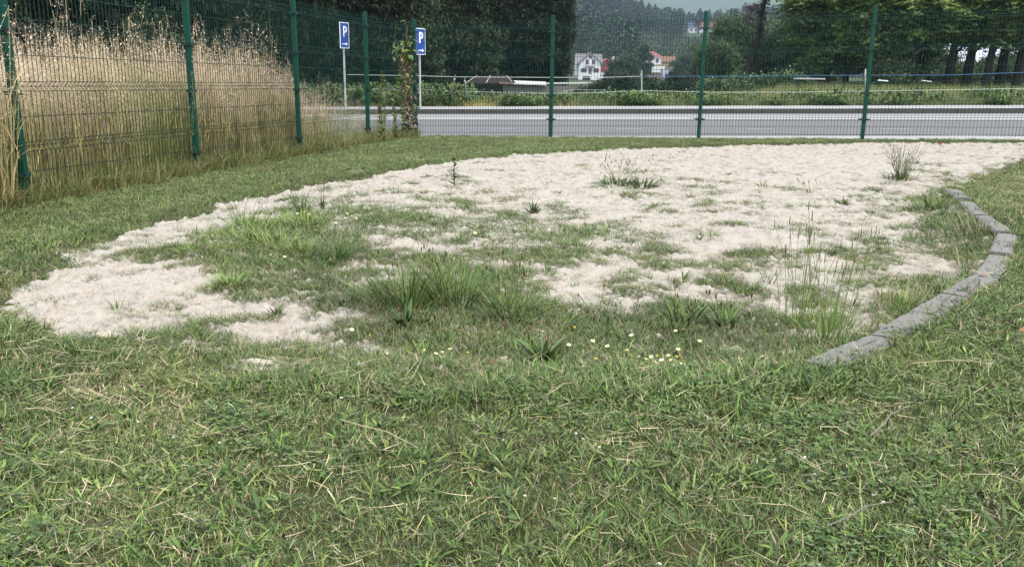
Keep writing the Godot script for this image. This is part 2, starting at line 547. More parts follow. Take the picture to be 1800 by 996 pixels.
# ------------------------------------------------------------------ timber edging of the sand
func build_edging():
	var wood := grainy([Color(0.17, 0.16, 0.15), Color(0.46, 0.45, 0.44), Color(0.58, 0.57, 0.56), Color(0.68, 0.67, 0.66)], 0.35, [5, 30], 51, 0.95)
	wood.uv1_world_triplanar = false
	wood.uv1_scale = Vector3(1.2, 14, 14) / 1.0
	var rows := [[1408, 648, 1525, 598, 0.112, "grey timber edging board, the end one lying beside the tall wispy grass"],
		[1526, 598, 1597, 557, 0.112, "grey timber edging board with a chipped joint, second from the tall wispy grass"],
		[1597, 558, 1650, 524, 0.128, "broad grey timber edging board with cracked top, third from the tall wispy grass"],
		[1651, 522, 1706, 493, 0.122, "split grey timber edging board with dark gash, fourth from the tall wispy grass"],
		[1709, 493, 1735, 455, 0.118, "short grey timber edging board at the bend with a brown leaf on its end"],
		[1737, 450, 1752, 418, 0.112, "short grey timber edging board turning the corner of the sand"],
		[1747, 413, 1713, 385, 0.110, "thin grey timber edging board with its dark side above the sand"],
		[1712, 383, 1685, 360, 0.105, "thin grey timber edging board next to the dry lawn patch"],
		[1682, 352, 1660, 337, 0.12, "weathered grey timber edging board ending at the leafy tussock"]]
	for r in rows:
		var sv := SD
		SD = PackedFloat32Array()
		var a := gnd(r[0], r[1])
		var b := gnd(r[2], r[3])
		SD = sv
		var len := Vector2(a.x, a.z).distance_to(Vector2(b.x, b.z)) - 0.006
		var t := thing("timber_board", a, r[5], "timber board", "timber edging of the sand")
		var ex := (b - a).normalized()
		var side := ex.cross(Vector3.UP).normalized()     # to the right of the run: away from the sand
		t.basis = Basis(ex, side.cross(ex), side)
		var m := MB.new()
		# a sawn board with uneven, worn edges: cross sections along its length
		var ns := 14
		var prev := []
		for i in ns + 1:
			var x := len * i / ns
			var u := rr(-0.004, 0.004)
			var lift := 0.028 + 0.004 * sin(x * 9 + r[0])
			var wv: float = r[4]
			var sec := []
			for q in [[0.0, -0.16], [0.0, lift - 0.012], [0.012, lift], [wv * 0.5, lift + 0.002 + rr(-0.002, 0.002)], [wv - 0.012, lift - 0.001], [wv, lift - 0.014], [wv, -0.16]]:
				sec.append(Vector3(x, q[1] + rr(-0.0015, 0.0015), q[0] + u + rr(-0.002, 0.002)))
			if prev:
				for j in sec.size() - 1: m.quad(prev[j], sec[j], sec[j + 1], prev[j + 1])
			if i == 0 or i == ns:
				var c := Vector3(x, -0.06, wv * 0.5)
				for j in sec.size():
					if i == 0: m.tri(c, sec[(j + 1) % 7], sec[j])
					else: m.tri(c, sec[j], sec[(j + 1) % 7])
			prev = sec
		put("board", m.mesh(), wood, t)
		# splits along the grain: dark slivers sunk between raised fibres
		var f := MB.new()
		for k in 5:
			var x0 := rr(0.02, len * 0.7)
			var z0: float = rr(0.02, r[4] - 0.02)
			var l2 := rr(0.06, 0.2)
			f.tube([Vector3(x0, 0.029, z0), Vector3(minf(x0 + l2 * 0.5, len - 0.02), 0.032, z0 + rr(-0.006, 0.006)), Vector3(minf(x0 + l2, len - 0.01), 0.028, z0 + rr(-0.01, 0.01))], [0.001, 0.0035, 0.001], 5)
		tag(put("raised_fibres", f.mesh(), wood, t), "", "", "", "stuff")
# ------------------------------------------------------------------ grass
const GREEN := Color(0.083, 0.136, 0.032)
const DEEP := Color(0.040, 0.070, 0.021)
const LIME := Color(0.165, 0.228, 0.054)
const GREY := Color(0.125, 0.148, 0.070)
const STRAW := Color(0.42, 0.345, 0.215)
const BROWN := Color(0.15, 0.10, 0.055)
func pick(cs: Array) -> Color:
	return cs[rng.randi() % cs.size()]
func clump(kind: String) -> ArrayMesh:
	var m := MB.new()
	match kind:
		"patch", "worn_patch":      # a hand's breadth of mown lawn
			var worn := kind == "worn_patch"
			for k in 1500:
				var a := rr(0, TAU)
				var o := Vector3(cos(a), 0, sin(a)) * 0.17 * sqrt(rng.randf())
				var c := vary(pick([GREEN, GREEN, DEEP, GREY, LIME, GREEN, DEEP, STRAW * 0.8] if not worn else [GREEN, GREY, STRAW * 0.7, STRAW, STRAW * 0.85, LIME]), 0.4)
				blade(m, o - Vector3.UP * 0.006, rr(0, TAU), rr(0.014, 0.044) * (0.8 if worn else 1.0), rr(0.0012, 0.0028), rr(0.1, 1.15), rr(0.2, 1.5), c, c, 3)
			for k in 34:
				var a := rr(0, TAU)
				var o := Vector3(cos(a), 0, sin(a)) * 0.16 * sqrt(rng.randf())
				var c := vary(pick([GREEN, LIME, GREEN, DEEP, LIME * 1.25]), 0.3)
				blade(m, o - Vector3.UP * 0.006, rr(0, TAU), rr(0.03, 0.075), rr(0.0032, 0.0052), rr(0.3, 1.3), rr(0.2, 1.2), c, c, 4)
			for k in 25:
				var a := rr(0, TAU)
				var o := Vector3(cos(a), 0, sin(a)) * 0.16 * sqrt(rng.randf()) + Vector3.UP * rr(0.012, 0.045)
				var c := vary(pick([STRAW, STRAW * 1.15, GREY * 1.4, STRAW * 0.6, GREY * 1.7, STRAW * 0.7]), 0.3)
				blade(m, o, rr(0, TAU), rr(0.012, 0.065), rr(0.0010, 0.0024), rr(1.2, 1.8), rr(-0.6, 0.6), c, c, 3)
		"fine":
			for k in 44:
				var a := rr(0, TAU)
				var o := Vector3(cos(a), 0, sin(a)) * 0.06 * sqrt(rng.randf())
				var c := vary(pick([GREEN, GREEN, DEEP, GREY, LIME, GREEN, STRAW * 0.8]), 0.28)
				blade(m, o - Vector3.UP * 0.006, rr(0, TAU), rr(0.025, 0.062), rr(0.0016, 0.0034), rr(0.1, 1.1), rr(0.2, 1.5), c, c, 3)
		"broad":
			for k in 14:
				var a := rr(0, TAU)
				var o := Vector3(cos(a), 0, sin(a)) * 0.03 * sqrt(rng.randf())
				var c := vary(pick([GREEN, LIME, GREEN, DEEP]), 0.25)
				blade(m, o - Vector3.UP * 0.006, rr(0, TAU), rr(0.04, 0.10), rr(0.0035, 0.0065), rr(0.2, 1.1), rr(0.3, 1.4), c, c, 4)
		"herb":      # small round leaflets close to the ground
			for k in 30:
				var a := rr(0, TAU)
				var o := Vector3(cos(a), 0, sin(a)) * 0.055 * sqrt(rng.randf())
				var c := vary(pick([DEEP, GREEN, GREEN, GREY]), 0.3)
				var top := o + Vector3(rr(-0.01, 0.01), rr(0.006, 0.028), rr(-0.01, 0.01))
				for j in 3:
					var h := a + j * TAU / 3
					blade(m, top, h, rr(0.005, 0.011), rr(0.004, 0.008), rr(1.0, 1.6), rr(-0.1, 0.5), c, c, 3, 1.0)
		"rosette":   # broad strap leaves lying outwards
			for k in 8:
				var a := k * 2.4 + rr(-0.4, 0.4)
				var c := vary(pick([GREEN, LIME, DEEP, GREEN]), 0.2)
				blade(m, Vector3(cos(a), 0.5, sin(a)) * 0.012, a, rr(0.02, 0.055), rr(0.006, 0.010), rr(0.8, 1.35), rr(0.1, 0.5), c, c, 5, 1.0)
		"straw":     # clippings lying about
			for k in 12:
				var a := rr(0, TAU)
				var o := Vector3(cos(a) * 0.09 * rng.randf(), rr(0.006, 0.035), sin(a) * 0.09 * rng.randf())
				var c := vary(pick([STRAW, STRAW * 1.2, GREY * 1.3, STRAW * 0.7, GREY * 1.6]), 0.25)
				blade(m, o, rr(0, TAU), rr(0.03, 0.11), rr(0.0012, 0.0030), rr(1.3, 1.75), rr(-0.3, 0.3), c, c, 3)
		"mat":       # thin trampled grass on the sand
			for k in 40:
				var a := rr(0, TAU)
				var o := Vector3(cos(a), 0, sin(a)) * 0.075 * pow(rng.randf(), 0.7)
				var c := vary(pick([GREEN, GREY, GREY, DEEP, GREEN, STRAW * 0.7]), 0.25)
				blade(m, o - Vector3.UP * 0.004, rr(0, TAU), rr(0.016, 0.045), rr(0.0014, 0.0026), rr(0.4, 1.35), rr(0.1, 1.0), c, c, 2)
		"long":      # unmown grass at the foot of the fence
			for k in 26:
				var a := rr(0, TAU)
				var o := Vector3(cos(a), 0, sin(a)) * 0.07 * sqrt(rng.randf())
				var c := vary(pick([GREEN, GREEN * 0.8, STRAW * 0.75, LIME, STRAW * 0.6]), 0.25)
				blade(m, o - Vector3.UP * 0.01, rr(0, TAU), rr(0.14, 0.46), rr(0.003, 0.006), rr(0.05, 0.5), rr(0.4, 2.0), c, c, 5)
	return m.mesh()
# tall dry oats: stalks with drooping seed heads and a few leaves
func oats(dry: float) -> ArrayMesh:
	var m := MB.new()
	for k in 11:
		var a := rr(0, TAU)
		var o := Vector3(cos(a), 0, sin(a)) * 0.13 * sqrt(rng.randf())
		var h := rr(0.95, 1.42)
		var lean := rr(0.0, 0.14)
		var la := rr(0, TAU)
		var p := [o, o + Vector3(cos(la) * lean * h * 0.3, h * 0.45, sin(la) * lean * h * 0.3), o + Vector3(cos(la) * lean * h * 0.75, h * 0.8, sin(la) * lean * h * 0.75), o + Vector3(cos(la) * lean * h * 1.2, h, sin(la) * lean * h * 1.2)]
		var root := vary(Color(0.36, 0.30, 0.11), 0.25).lerp(Color(0.15, 0.18, 0.05), rng.randf() * (1 - dry))
		var top := vary(Color(0.62, 0.51, 0.35), 0.2)
		var s := Vector3(cos(la + 1.57 + rr(-1, 1)), 0, sin(la + 1.57))
		m.ribbon(p, [0.0035, 0.003, 0.0024, 0.0015], s.normalized(), root, top)
		for j in 3:
			var c := vary(pick([Color(0.58, 0.47, 0.25), Color(0.50, 0.41, 0.21), Color(0.32, 0.32, 0.12)]), 0.25).lerp(Color(0.14, 0.19, 0.055), rng.randf() * (1 - dry))
			blade(m, p[0].lerp(p[2], rr(0.0, 0.8)), rr(0, TAU), rr(0.2, 0.42), rr(0.004, 0.008), rr(0.1, 0.5), rr(0.6, 2.2), c, c, 4)
		# the panicle
		var head := vary(pick([Color(0.62, 0.51, 0.39), Color(0.56, 0.43, 0.33), Color(0.70, 0.60, 0.47), Color(0.48, 0.34, 0.27)]), 0.18)
		for j in 17:
			var f := rng.randf()
			var q: Vector3 = p[2].lerp(p[3], f)
			var ha := rr(0, TAU)
			var reach := (1.0 - f) * rr(0.015, 0.05) + 0.006
			q += Vector3(cos(ha) * reach, rr(-0.015, 0.02), sin(ha) * reach)
			blade(m, q, ha, rr(0.02, 0.036), rr(0.004, 0.007), rr(0.9, 2.4), rr(0.2, 0.8), vary(head, 0.2), head, 2, 1.0)
	return m.mesh()

# share of the sand that is overgrown, read off the photograph every 100 x 30 pixels
const VEG := {270: "0000000001000000012", 300: "0000000121132110234", 330: "0000012331133222356", 360: "0000245544334323677", 390: "0001488776433334577",
	420: "0012798557753334688", 450: "6448999555655344567", 480: "6211675566454445356", 510: "5101577887544456667", 540: "3102467899656556777",
	570: "2233345899887876666", 600: "3347444999989876666", 630: "4447689999999866666", 660: "6666789999999987777"}
func veg(px: float, py: float) -> float:
	var y := clampf((py - 270.0) / 30.0, 0, 12.999)
	var x := clampf(px / 100.0, 0, 17.999)
	var r0: String = VEG[270 + int(y) * 30]
	var r1: String = VEG[300 + int(y) * 30]
	var i := int(x)
	var a := lerpf(r0.unicode_at(i) - 48, r0.unicode_at(i + 1) - 48, x - i)
	var b := lerpf(r1.unicode_at(i) - 48, r1.unicode_at(i + 1) - 48, x - i)
	return lerpf(a, b, y - int(y)) / 9.0
func on(x: float, d: float, y: float, scale: float, tilt := 0.15) -> Transform3D:
	var b := Basis(Vector3.UP, rr(0, TAU)) * Basis(Vector3(1, 0, 0), rr(-tilt, tilt))
	return Transform3D(b.scaled(Vector3.ONE * scale), Vector3(x, y, -d))
func build_grass():
	var leaf := mat_leaf(0.6)
	var dry := mat_leaf(0.8, Color(0.12, 0.09, 0.04), 0.2)
	M.leaf = leaf
	M.dry = dry
	var kinds := {"fine": 4, "broad": 3, "herb": 3, "rosette": 3, "straw": 4, "mat": 4, "long": 4, "patch": 6, "worn_patch": 3}
	var xs := {}
	var cs := {}
	var ms := {}
	for k in kinds:
		for i in kinds[k]:
			ms[k + str(i)] = clump(k)
			xs[k + str(i)] = []
			cs[k + str(i)] = []
	var add := func(kind: String, x: float, d: float, y: float, s: float, col: Color):
		var key: String = kind + str(rng.randi() % kinds[kind])
		xs[key].append(on(x, d, y, s))
		cs[key].append(col)
	# lawn: patches of turf laid edge to edge, single clumps along the rim of the sand
	var lawn_look := func(x: float, d: float) -> Array:
		var worn := smoothstep(0.34, 0.7, nz.get_noise_2d(x * 16 + 70, d * 16))
		worn = maxf(worn, 0.9 * smoothstep(1.5, 0.4, Vector2(x - 5.0, d - 7.6).length()))      # yellowed patch past the timber
		worn = maxf(worn, 0.9 * smoothstep(0.32, 0.1, Vector2(x + 1.05, d - 2.62).length()))   # scuffed spot left of the sand
		return [worn, nz2.get_noise_2d(x * 9, d * 9)]
	var gi := 0
	var gd := 0.9
	while gd < 16.8:
		var gx := -0.85 * (gd + 0.8)
		while gx < 0.85 * (gd + 0.8):
			var x := gx + rr(-0.06, 0.06)
			var d := gd + rr(-0.06, 0.06)
			gx += 0.185
			if fence_w(x, d) > 0.06 or left_w(x, d) > 0.05 or sdist(x, d) < 0.15 or rim(x, d) < 0.06: continue
			var look: Array = lawn_look.call(x, d)
			var col: Color = Color(1, 1, 1) * (1.0 + 0.22 * look[1])
			add.call("worn_patch" if look[0] > rng.randf() else "patch", x, d, G(x, d), rr(0.9, 1.12) * (1.0 + 0.18 * look[1]), col)
		gd += 0.185
	for n in 190000:
		var d := 16.6 * sqrt(rng.randf()) if n < 165000 else sqrt(rr(1.1 * 1.1, 3.6 * 3.6))
		var x := rr(-0.78, 0.78) * (d + 0.6)
		if d < 1.1: continue
		if fence_w(x, d) > 0.16 or left_w(x, d) > 0.12: continue
		var raw := sdist(x, d)
		var s := rim(x, d)
		if s < -0.03 + rr(-0.05, 0.03): continue
		var inside := raw > 0.27
		if inside and rng.randf() > 0.12: continue
		var y := G(x, d) - (0.0 if s > 0.1 else 0.02)
		var look: Array = lawn_look.call(x, d)
		var worn: float = look[0]
		var lush: float = look[1]
		var col := Color(1, 1, 1).lerp(Color(1.6, 1.35, 1.3), worn * 0.8) * (1.0 + 0.25 * lush)
		var sc := rr(0.8, 1.25) * (1.0 + 0.25 * lush) * (1.0 - 0.35 * worn)
		var q := rng.randf()
		if inside:
			if q < 0.22: add.call("broad", x, d, y + 0.004, sc * 0.75, col)
			elif q < 0.55 and lush + rr(-0.2, 0.2) > 0.05: add.call("herb", x, d, y + 0.012, sc * 0.85, col * 0.9)
			elif q < 0.72: add.call("rosette", x, d, y + 0.010, sc * rr(0.5, 1.0), col)
			elif q < 0.78: add.call("straw", x, d, y + 0.012, rr(0.5, 1.0), Color(1.1, 1.1, 1.1))
		elif q < 0.66: add.call("fine", x, d, y, sc, col)
		elif q < 0.76: add.call("broad", x, d, y, sc, col)
		elif q < 0.84: add.call("herb", x, d, y, sc, col)
		elif q < 0.90: add.call("straw", x, d, y, rr(0.6, 1.3), Color(1, 1, 1))
	for k in xs:
		if xs[k].size() > 0:
			var kind: String = k.substr(0, k.length() - 1)
			var nm: String = {"patch": "mown_turf", "worn_patch": "yellowed_turf", "fine": "short_grass", "broad": "broad_grass", "herb": "clover", "rosette": "lawn_weeds", "straw": "grass_clippings", "mat": "short_grass", "long": "long_grass"}[kind]
			tag(multi(nm, ms[k], dry if kind == "straw" else leaf, xs[k], cs[k]), {"patch": "short mown turf of the lawn", "worn_patch": "yellowed mown turf of the lawn", "fine": "short grass along the rim of the sand", "broad": "broad bladed grass in the lawn", "herb": "low clover in the lawn", "rosette": "flat leafy weeds in the lawn", "straw": "dry clippings lying on the lawn"}[kind], "grass", "", "stuff")
			xs[k] = []
			cs[k] = []
	# thin grass on the sand
	for n in 200000:
		var d := 14.6 * sqrt(rng.randf()) if n < 170000 else sqrt(rr(2.3 * 2.3, 5.0 * 5.0))
		var x := rr(-0.78, 0.78) * (d + 0.4)
		if d < 2.3: continue
		var s := sdist(x, d)
		if s > 0.03: continue
		var y := surf(x, d)
		var px := project(Vector3(x, y, -d))
		var v := veg(px.x, px.y)
		var nn := 0.5 + 0.52 * nz.get_noise_2d(x * 34 + 5, d * 34) + 0.46 * nz2.get_noise_2d(x * 105, d * 105)
		if s > -0.12 and x > -0.5: v = maxf(v, 0.3)
		var over := v * 0.95 - nn * 0.98
		var stray := rng.randf() < (0.09 if px.y > 420 else 0.22)
		if not stray and rng.randf() > smoothstep(-0.14, 0.14, over): continue
		y = sand_h(x, d)
		var lush := nz2.get_noise_2d(x * 13 + 30, d * 13)
		var col := Color(0.92, 0.98, 0.92) * (1.0 + 0.3 * lush)
		var q := rng.randf()
		var sc := rr(0.5, 1.0) * (0.75 + 0.7 * smoothstep(0.0, 0.5, over)) * (1.0 if d < 5 else 1.15) * (rr(0.4, 0.8) if stray and over < 0.0 else 1.0)
		if q < 0.72: add.call("mat", x, d, y, sc, col)
		elif q < 0.82 and over > 0.15: add.call("fine", x, d, y, sc * 0.9, col)
		elif q < 0.86 and over > 0.1: add.call("broad", x, d, y, sc * 0.8, col)
		elif q < 0.93: add.call("straw", x, d, y - 0.004, rr(0.4, 0.9), Color(0.8, 0.75, 0.7))
	# stray litter on the bare sand
	for n in 11000:
		var d := 2.5 * pow(14.4 / 2.5, rng.randf())
		var x := rr(-0.75, 0.75) * d
		if sdist(x, d) > -0.1: continue
		add.call("straw", x, d, sand_h(x, d) - 0.006, rr(0.15, 0.6), Color(0.5, 0.42, 0.36) * rr(0.5, 1.1))
	for k in xs:
		if xs[k].size() > 0:
			var kind: String = k.substr(0, k.length() - 1)
			tag(multi({"straw": "dry_litter", "mat": "sparse_grass", "fine": "sand_grass", "broad": "broad_sand_grass"}[kind], ms[k], dry if kind == "straw" else leaf, xs[k], cs[k]), {"fine": "fine grass spreading over the sand", "broad": "broad bladed grass spreading over the sand", "mat": "thin trampled grass in patches on the sand", "straw": "dry bits of grass lying on the sand"}[kind], "grass", "", "stuff")
			xs[k] = []
			cs[k] = []
	# unmown grass at the fence feet
	for n in 3600:
		var x: float
		var d: float
		if n < 3000:
			d = rr(4.2, 16.2)
			x = left_w(0.0, d) - rr(-0.14, 0.4)
			add.call("long", x, d, G(x, d) - 0.01, rr(0.3, 0.9), Color(0.95, 1.0, 0.85).lerp(Color(1.4, 1.25, 1.15), rng.randf() * rng.randf()) * rr(0.7, 1.2))
		else:
			x = rr(-1.8, 9.0)
			d = 16.25 - (x + 1.8) * 0.27 - rr(-0.12, 0.1)
			add.call("long", x, d, G(x, d) - 0.02, rr(0.12, 0.3), Color(1.1, 1.05, 0.9))
	for k in xs:
		if xs[k].size() > 0:
			tag(multi("fence_grass", ms[k], leaf, xs[k], cs[k]), "long unmown grass along the foot of the mesh fence", "grass", "", "stuff")
	# the oat field behind the left fence
	for i in 6:
		var m := oats(0.25 + 0.12 * i)
		var tx := []
		var tc := []
		for n in 1150:
			var d := rr(3.2, 17.5)
			var w := 0.12 + 8.0 * pow(rng.randf(), 1.3)
			var x := left_w(0.0, d) - w
			if d > 12.0 and rng.randf() < 0.85 * smoothstep(12.0, 14.0, d): continue
			if d > 16.6: continue
			var sc := rr(0.70, 1.02) * lerpf(1.0, 0.6, smoothstep(11.8, 15.0, d)) * lerpf(0.8, 1.0, smoothstep(0.1, 0.5, w)) * (1.0 + 0.3 * nz.get_noise_2d(x * 14, d * 14))
			if rng.randf() < 0.07: sc *= rr(1.15, 1.4)
			tx.append(on(x, d, G(x, d) - 0.04, sc, 0.12))
			tc.append(Color(1, 1, 1).lerp(Color(0.8, 0.92, 0.7), smoothstep(0.1, 0.5, nz2.get_noise_2d(x * 18, d * 18))) * rr(0.85, 1.15))
		for n in 3:      # a few that grow through the mesh and hang over the first post
			var d := 6.15 + 0.3 * n + rr(-0.1, 0.1)
			tx.append(on(left_w(0.0, d) - rr(-0.06, 0.12), d, G(0.0, d) - 0.13, rr(0.8, 1.15), 0.3))
			tc.append(Color(1, 1, 1))
		tag(multi("dry_oats", m, dry, tx, tc), "tall dry golden oats behind the green mesh fence", "grass", "", "stuff")
# ------------------------------------------------------------------ single plants and small things on the ground
# a tuft: n blades, length, width, how far the roots spread, colours
func tuft(n: int, l0: float, l1: float, w: float, spread: float, lean: float, bend: float, cols: Array, shape := 0.0) -> ArrayMesh:
	var m := MB.new()
	for k in n:
		var a := rr(0, TAU)
		var q := sqrt(rng.randf())
		var o := Vector3(cos(a), 0, sin(a)) * spread * q
		var c := vary(pick(cols), 0.25)
		blade(m, o - Vector3.UP * 0.01, a + rr(-0.9, 0.9), rr(l0, l1), w * rr(0.7, 1.25), lean * (0.25 + 0.75 * q) * rr(0.5, 1.3), bend * rr(0.3, 1.4), c, c, 6, shape)
	return m.mesh()
# thin stalks with a brown seed head
func stalks(n: int, l0: float, l1: float, spread: float, lean: float, head: Vector3, head_col: Color, stem_col: Color) -> Array:
	var m := MB.new()
	var h := MB.new()
	for k in n:
		var a := rr(0, TAU)
		var o := Vector3(cos(a), 0, sin(a)) * spread * rng.randf()
		var l := rr(l0, l1)
		var b := rr(0.2, 1.0) * lean
		var dir := Vector3(cos(a) * b, 1, sin(a) * b).normalized()
		var tip := o + dir * l + Vector3(cos(a), 0, sin(a)) * l * b * 0.25
		var c := vary(stem_col, 0.2)
		m.tube([o - Vector3.UP * 0.01, o + dir * l * 0.5, tip], [0.0014, 0.0011, 0.0008], 4, c)
		if head.y > 0: h.bead(tip, head * rr(0.8, 1.2), vary(head_col, 0.25), 4, 5)
	return [m.mesh(), h.mesh() if head.y > 0 else null]
func plant(called: String, px: float, py: float, label: String, category: String, blades: ArrayMesh, st := [], group := "", scale := 1.0) -> Node3D:
	var p := gnd(px, py)
	p.y = sand_h(p.x, -p.z) if sdist(p.x, -p.z) < -0.08 else G(p.x, -p.z)
	var t := thing(called, p, label, category, group)
	t.rotation.y = rr(0, TAU)
	t.scale = Vector3.ONE * scale
	if blades: put("leaves", blades, M.leaf, t)
	if st.size() > 0:
		put("stalks", st[0], M.leaf, t)
		if st[1]: tag(put("seed_heads", st[1], M.dry, t), "", "", "", "stuff")
	return t
func build_plants():
	var seedh := Vector3(0.0035, 0.011, 0.0035)
	var sb := Color(0.10, 0.06, 0.035)
	var sg := Color(0.10, 0.13, 0.04)
	var bl := Color(0.055, 0.095, 0.035)
	# the large tussocks in the middle
	plant("grass_tussock", 715, 548, "large upright blue green tussock with stiff blades in the middle of the sand", "grass tussock", tuft(190, 0.16, 0.36, 0.0050, 0.12, 0.75, 0.55, [bl, GREEN, GREEN, LIME * 0.8]), stalks(10, 0.2, 0.3, 0.08, 0.5, seedh, sb, sg), "", 0.95)
	plant("grass_tussock", 800, 540, "stiff leaning tussock right beside the largest upright tussock", "grass tussock", tuft(150, 0.16, 0.34, 0.0055, 0.11, 0.8, 0.5, [bl, GREEN, GREEN, LIME * 0.8]), stalks(9, 0.2, 0.31, 0.08, 0.5, seedh, sb, sg), "", 0.95)
	plant("grass_tussock", 895, 565, "bushy green tussock with arching blades and dark seed heads above it", "grass tussock", tuft(220, 0.11, 0.25, 0.0045, 0.13, 0.9, 1.2, [GREEN, GREEN, DEEP, LIME * 0.8]), stalks(8, 0.2, 0.29, 0.08, 0.25, Vector3(0.0035, 0.015, 0.0035), sb * 0.8, sg), "", 0.95)
	plant("plantain", 715, 578, "dark green leafy plantain at the foot of the largest tussock", "plantain", tuft(44, 0.07, 0.14, 0.014, 0.03, 1.0, 0.8, [DEEP, DEEP * 0.9, GREEN * 0.8], 1.0), stalks(4, 0.06, 0.16, 0.02, 0.8, seedh, sb * 1.6, sg))
	plant("plantain", 955, 642, "large flat plantain with long strap leaves next to the pale stone", "plantain", tuft(46, 0.09, 0.18, 0.013, 0.03, 1.0, 1.0, [GREEN, GREY, DEEP], 1.0), stalks(4, 0.1, 0.16, 0.02, 0.6, seedh, sb * 2, sg))
	plant("plantain", 1205, 572, "sprawling plantain with dark seed stalks beyond the yellow daisies", "plantain", tuft(44, 0.07, 0.16, 0.011, 0.07, 1.1, 0.7, [GREEN, DEEP, GREY], 1.0), stalks(7, 0.1, 0.2, 0.06, 0.5, seedh, sb, sg))
	plant("plantain", 1275, 578, "plantain with splayed pointed leaves at the end of the sprawling one", "plantain", tuft(34, 0.06, 0.15, 0.010, 0.06, 1.1, 0.6, [GREEN, DEEP], 1.0), stalks(5, 0.1, 0.17, 0.04, 0.6, seedh, sb, sg))
	plant("grass_tussock", 590, 462, "dense dark green tussock at the end of the long grassy patch", "grass tussock", tuft(150, 0.09, 0.20, 0.0040, 0.08, 0.85, 0.9, [GREEN, DEEP, bl]))
	plant("grass_tussock", 405, 512, "bright green squat tussock beside the bare sand patch", "grass tussock", tuft(110, 0.05, 0.12, 0.0055, 0.06, 1.1, 0.8, [LIME, GREEN, LIME * 0.9]))
	var labels := ["tussock of pale tipped grass at the near end of the long grassy patch", "fresh green tussock in the long grassy patch with blades falling outwards", "thick green tussock within the long grassy patch",
		"bluish tussock at the back of the long grassy patch", "ragged tussock between the tall weed stem and the long grassy patch", "low tussock at the edge of the long grassy patch"]
	var i := 0
	for q in [[370, 452, 0.9], [430, 428, 1.15], [480, 440, 1.1], [455, 405, 1.1], [530, 405, 1.1], [530, 450, 0.8]]:
		plant("grass_tussock", q[0], q[1], labels[i], "grass tussock", tuft(190, 0.08, 0.20, 0.0042, 0.17, 0.8, 1.1, [GREEN, LIME, LIME, LIME * 1.1]), [], "tussocks of the long grassy patch", q[2])
		i += 1
	plant("tall_weed", 567, 372, "single tall upright weed stem with narrow leaves", "weed", tuft(22, 0.06, 0.14, 0.006, 0.012, 0.35, 0.2, [bl, DEEP], 1.0), stalks(6, 0.24, 0.36, 0.015, 0.12, Vector3.ZERO, sb, sg * 0.8))
	plant("weed_tuft", 530, 378, "wiry weed with many thin seed stalks beside the small daisies", "weed", tuft(50, 0.08, 0.2, 0.006, 0.05, 0.7, 0.4, [bl, GREEN, GREY]), stalks(12, 0.16, 0.28, 0.05, 0.5, seedh, sb, sg))
	plant("weed_tuft", 425, 395, "wiry weed with thin arching seed stalks at the grassy patch", "weed", tuft(30, 0.06, 0.14, 0.005, 0.05, 0.8, 0.4, [GREEN, GREY]), stalks(14, 0.14, 0.27, 0.06, 0.9, seedh * 0.8, sb, sg))
	# farther back
	plant("dock_plant", 799, 330, "small upright dark dock plant standing alone on the bare sand", "dock plant", dock_mesh(), [])
	var far_heads := stalks(18, 0.16, 0.32, 0.07, 0.9, seedh * 1.2, sb, sg * 0.7)
	plant("plantain", 1085, 326, "dark plantain clump with many thin seed stalks on bare sand", "plantain", tuft(120, 0.07, 0.17, 0.012, 0.17, 1.2, 0.8, [DEEP, GREEN, GREEN * 0.8], 1.0), far_heads)
	plant("plantain", 1128, 329, "dark plantain clump with outward leaning seed stalks, neighbour of the similar clump", "plantain", tuft(120, 0.07, 0.16, 0.012, 0.17, 1.2, 0.8, [DEEP, GREEN, GREEN * 0.8], 1.0), stalks(14, 0.18, 0.38, 0.07, 1.2, seedh * 1.2, sb, sg * 0.7))
	plant("dry_tuft", 1030, 299, "small straw coloured dry tuft near the plantain clumps", "grass tussock", tuft(60, 0.05, 0.12, 0.003, 0.05, 0.6, 0.5, [STRAW, STRAW * 1.1]))
	plant("plantain", 938, 376, "spiky dark rosette standing on the sand behind the round tussock", "plantain", tuft(30, 0.07, 0.13, 0.012, 0.015, 0.95, 0.2, [DEEP, DEEP * 1.1, GREEN * 0.8], 1.0))
	plant("grass_tussock", 1012, 440, "round soft green tussock alone among thin grass", "grass tussock", tuft(140, 0.06, 0.13, 0.0035, 0.09, 0.9, 0.6, [GREEN, LIME * 0.85, GREEN]))
	plant("grass_tussock", 1635, 371, "wide leafy tussock by the far end of the timber edging", "grass tussock", tuft(150, 0.10, 0.22, 0.006, 0.12, 1.1, 0.8, [GREEN, LIME, GREEN]), stalks(5, 0.15, 0.25, 0.1, 0.5, seedh, STRAW * 0.6, STRAW * 0.6))
	var wisp := MB.new()
	for k in 34:
		var a := rr(0, TAU)
		var l := rr(0.2, 0.42)
		var b := rr(0.05, 1.0)
		var e := Vector3(cos(a) * b, 1, sin(a) * b).normalized() * l
		wisp.tube([Vector3(cos(a), 0, sin(a)) * 0.03, e * 0.55 + Vector3(rr(-0.04, 0.04), 0, rr(-0.04, 0.04)), e + Vector3.UP * 0.03], [0.003, 0.0022, 0.001], 4, vary(Color(0.11, 0.12, 0.06), 0.2))
		for j in 7: blade(wisp, e * rr(0.35, 0.98), rr(0, TAU), rr(0.02, 0.05), 0.006, 0.8, 0.2, vary(GREY, 0.25), vary(GREY, 0.2), 2, 1.0)
	plant("wispy_shrub", 1583, 319, "wispy small shrub with thin upright twigs on the far sand", "shrub", tuft(130, 0.05, 0.12, 0.008, 0.14, 1.0, 0.4, [GREY, GREEN, GREEN * 0.9], 1.0)).add_child(MeshInstance3D.new())
	var sh := get_node("wispy_shrub")
	var tw: MeshInstance3D = sh.get_child(1)
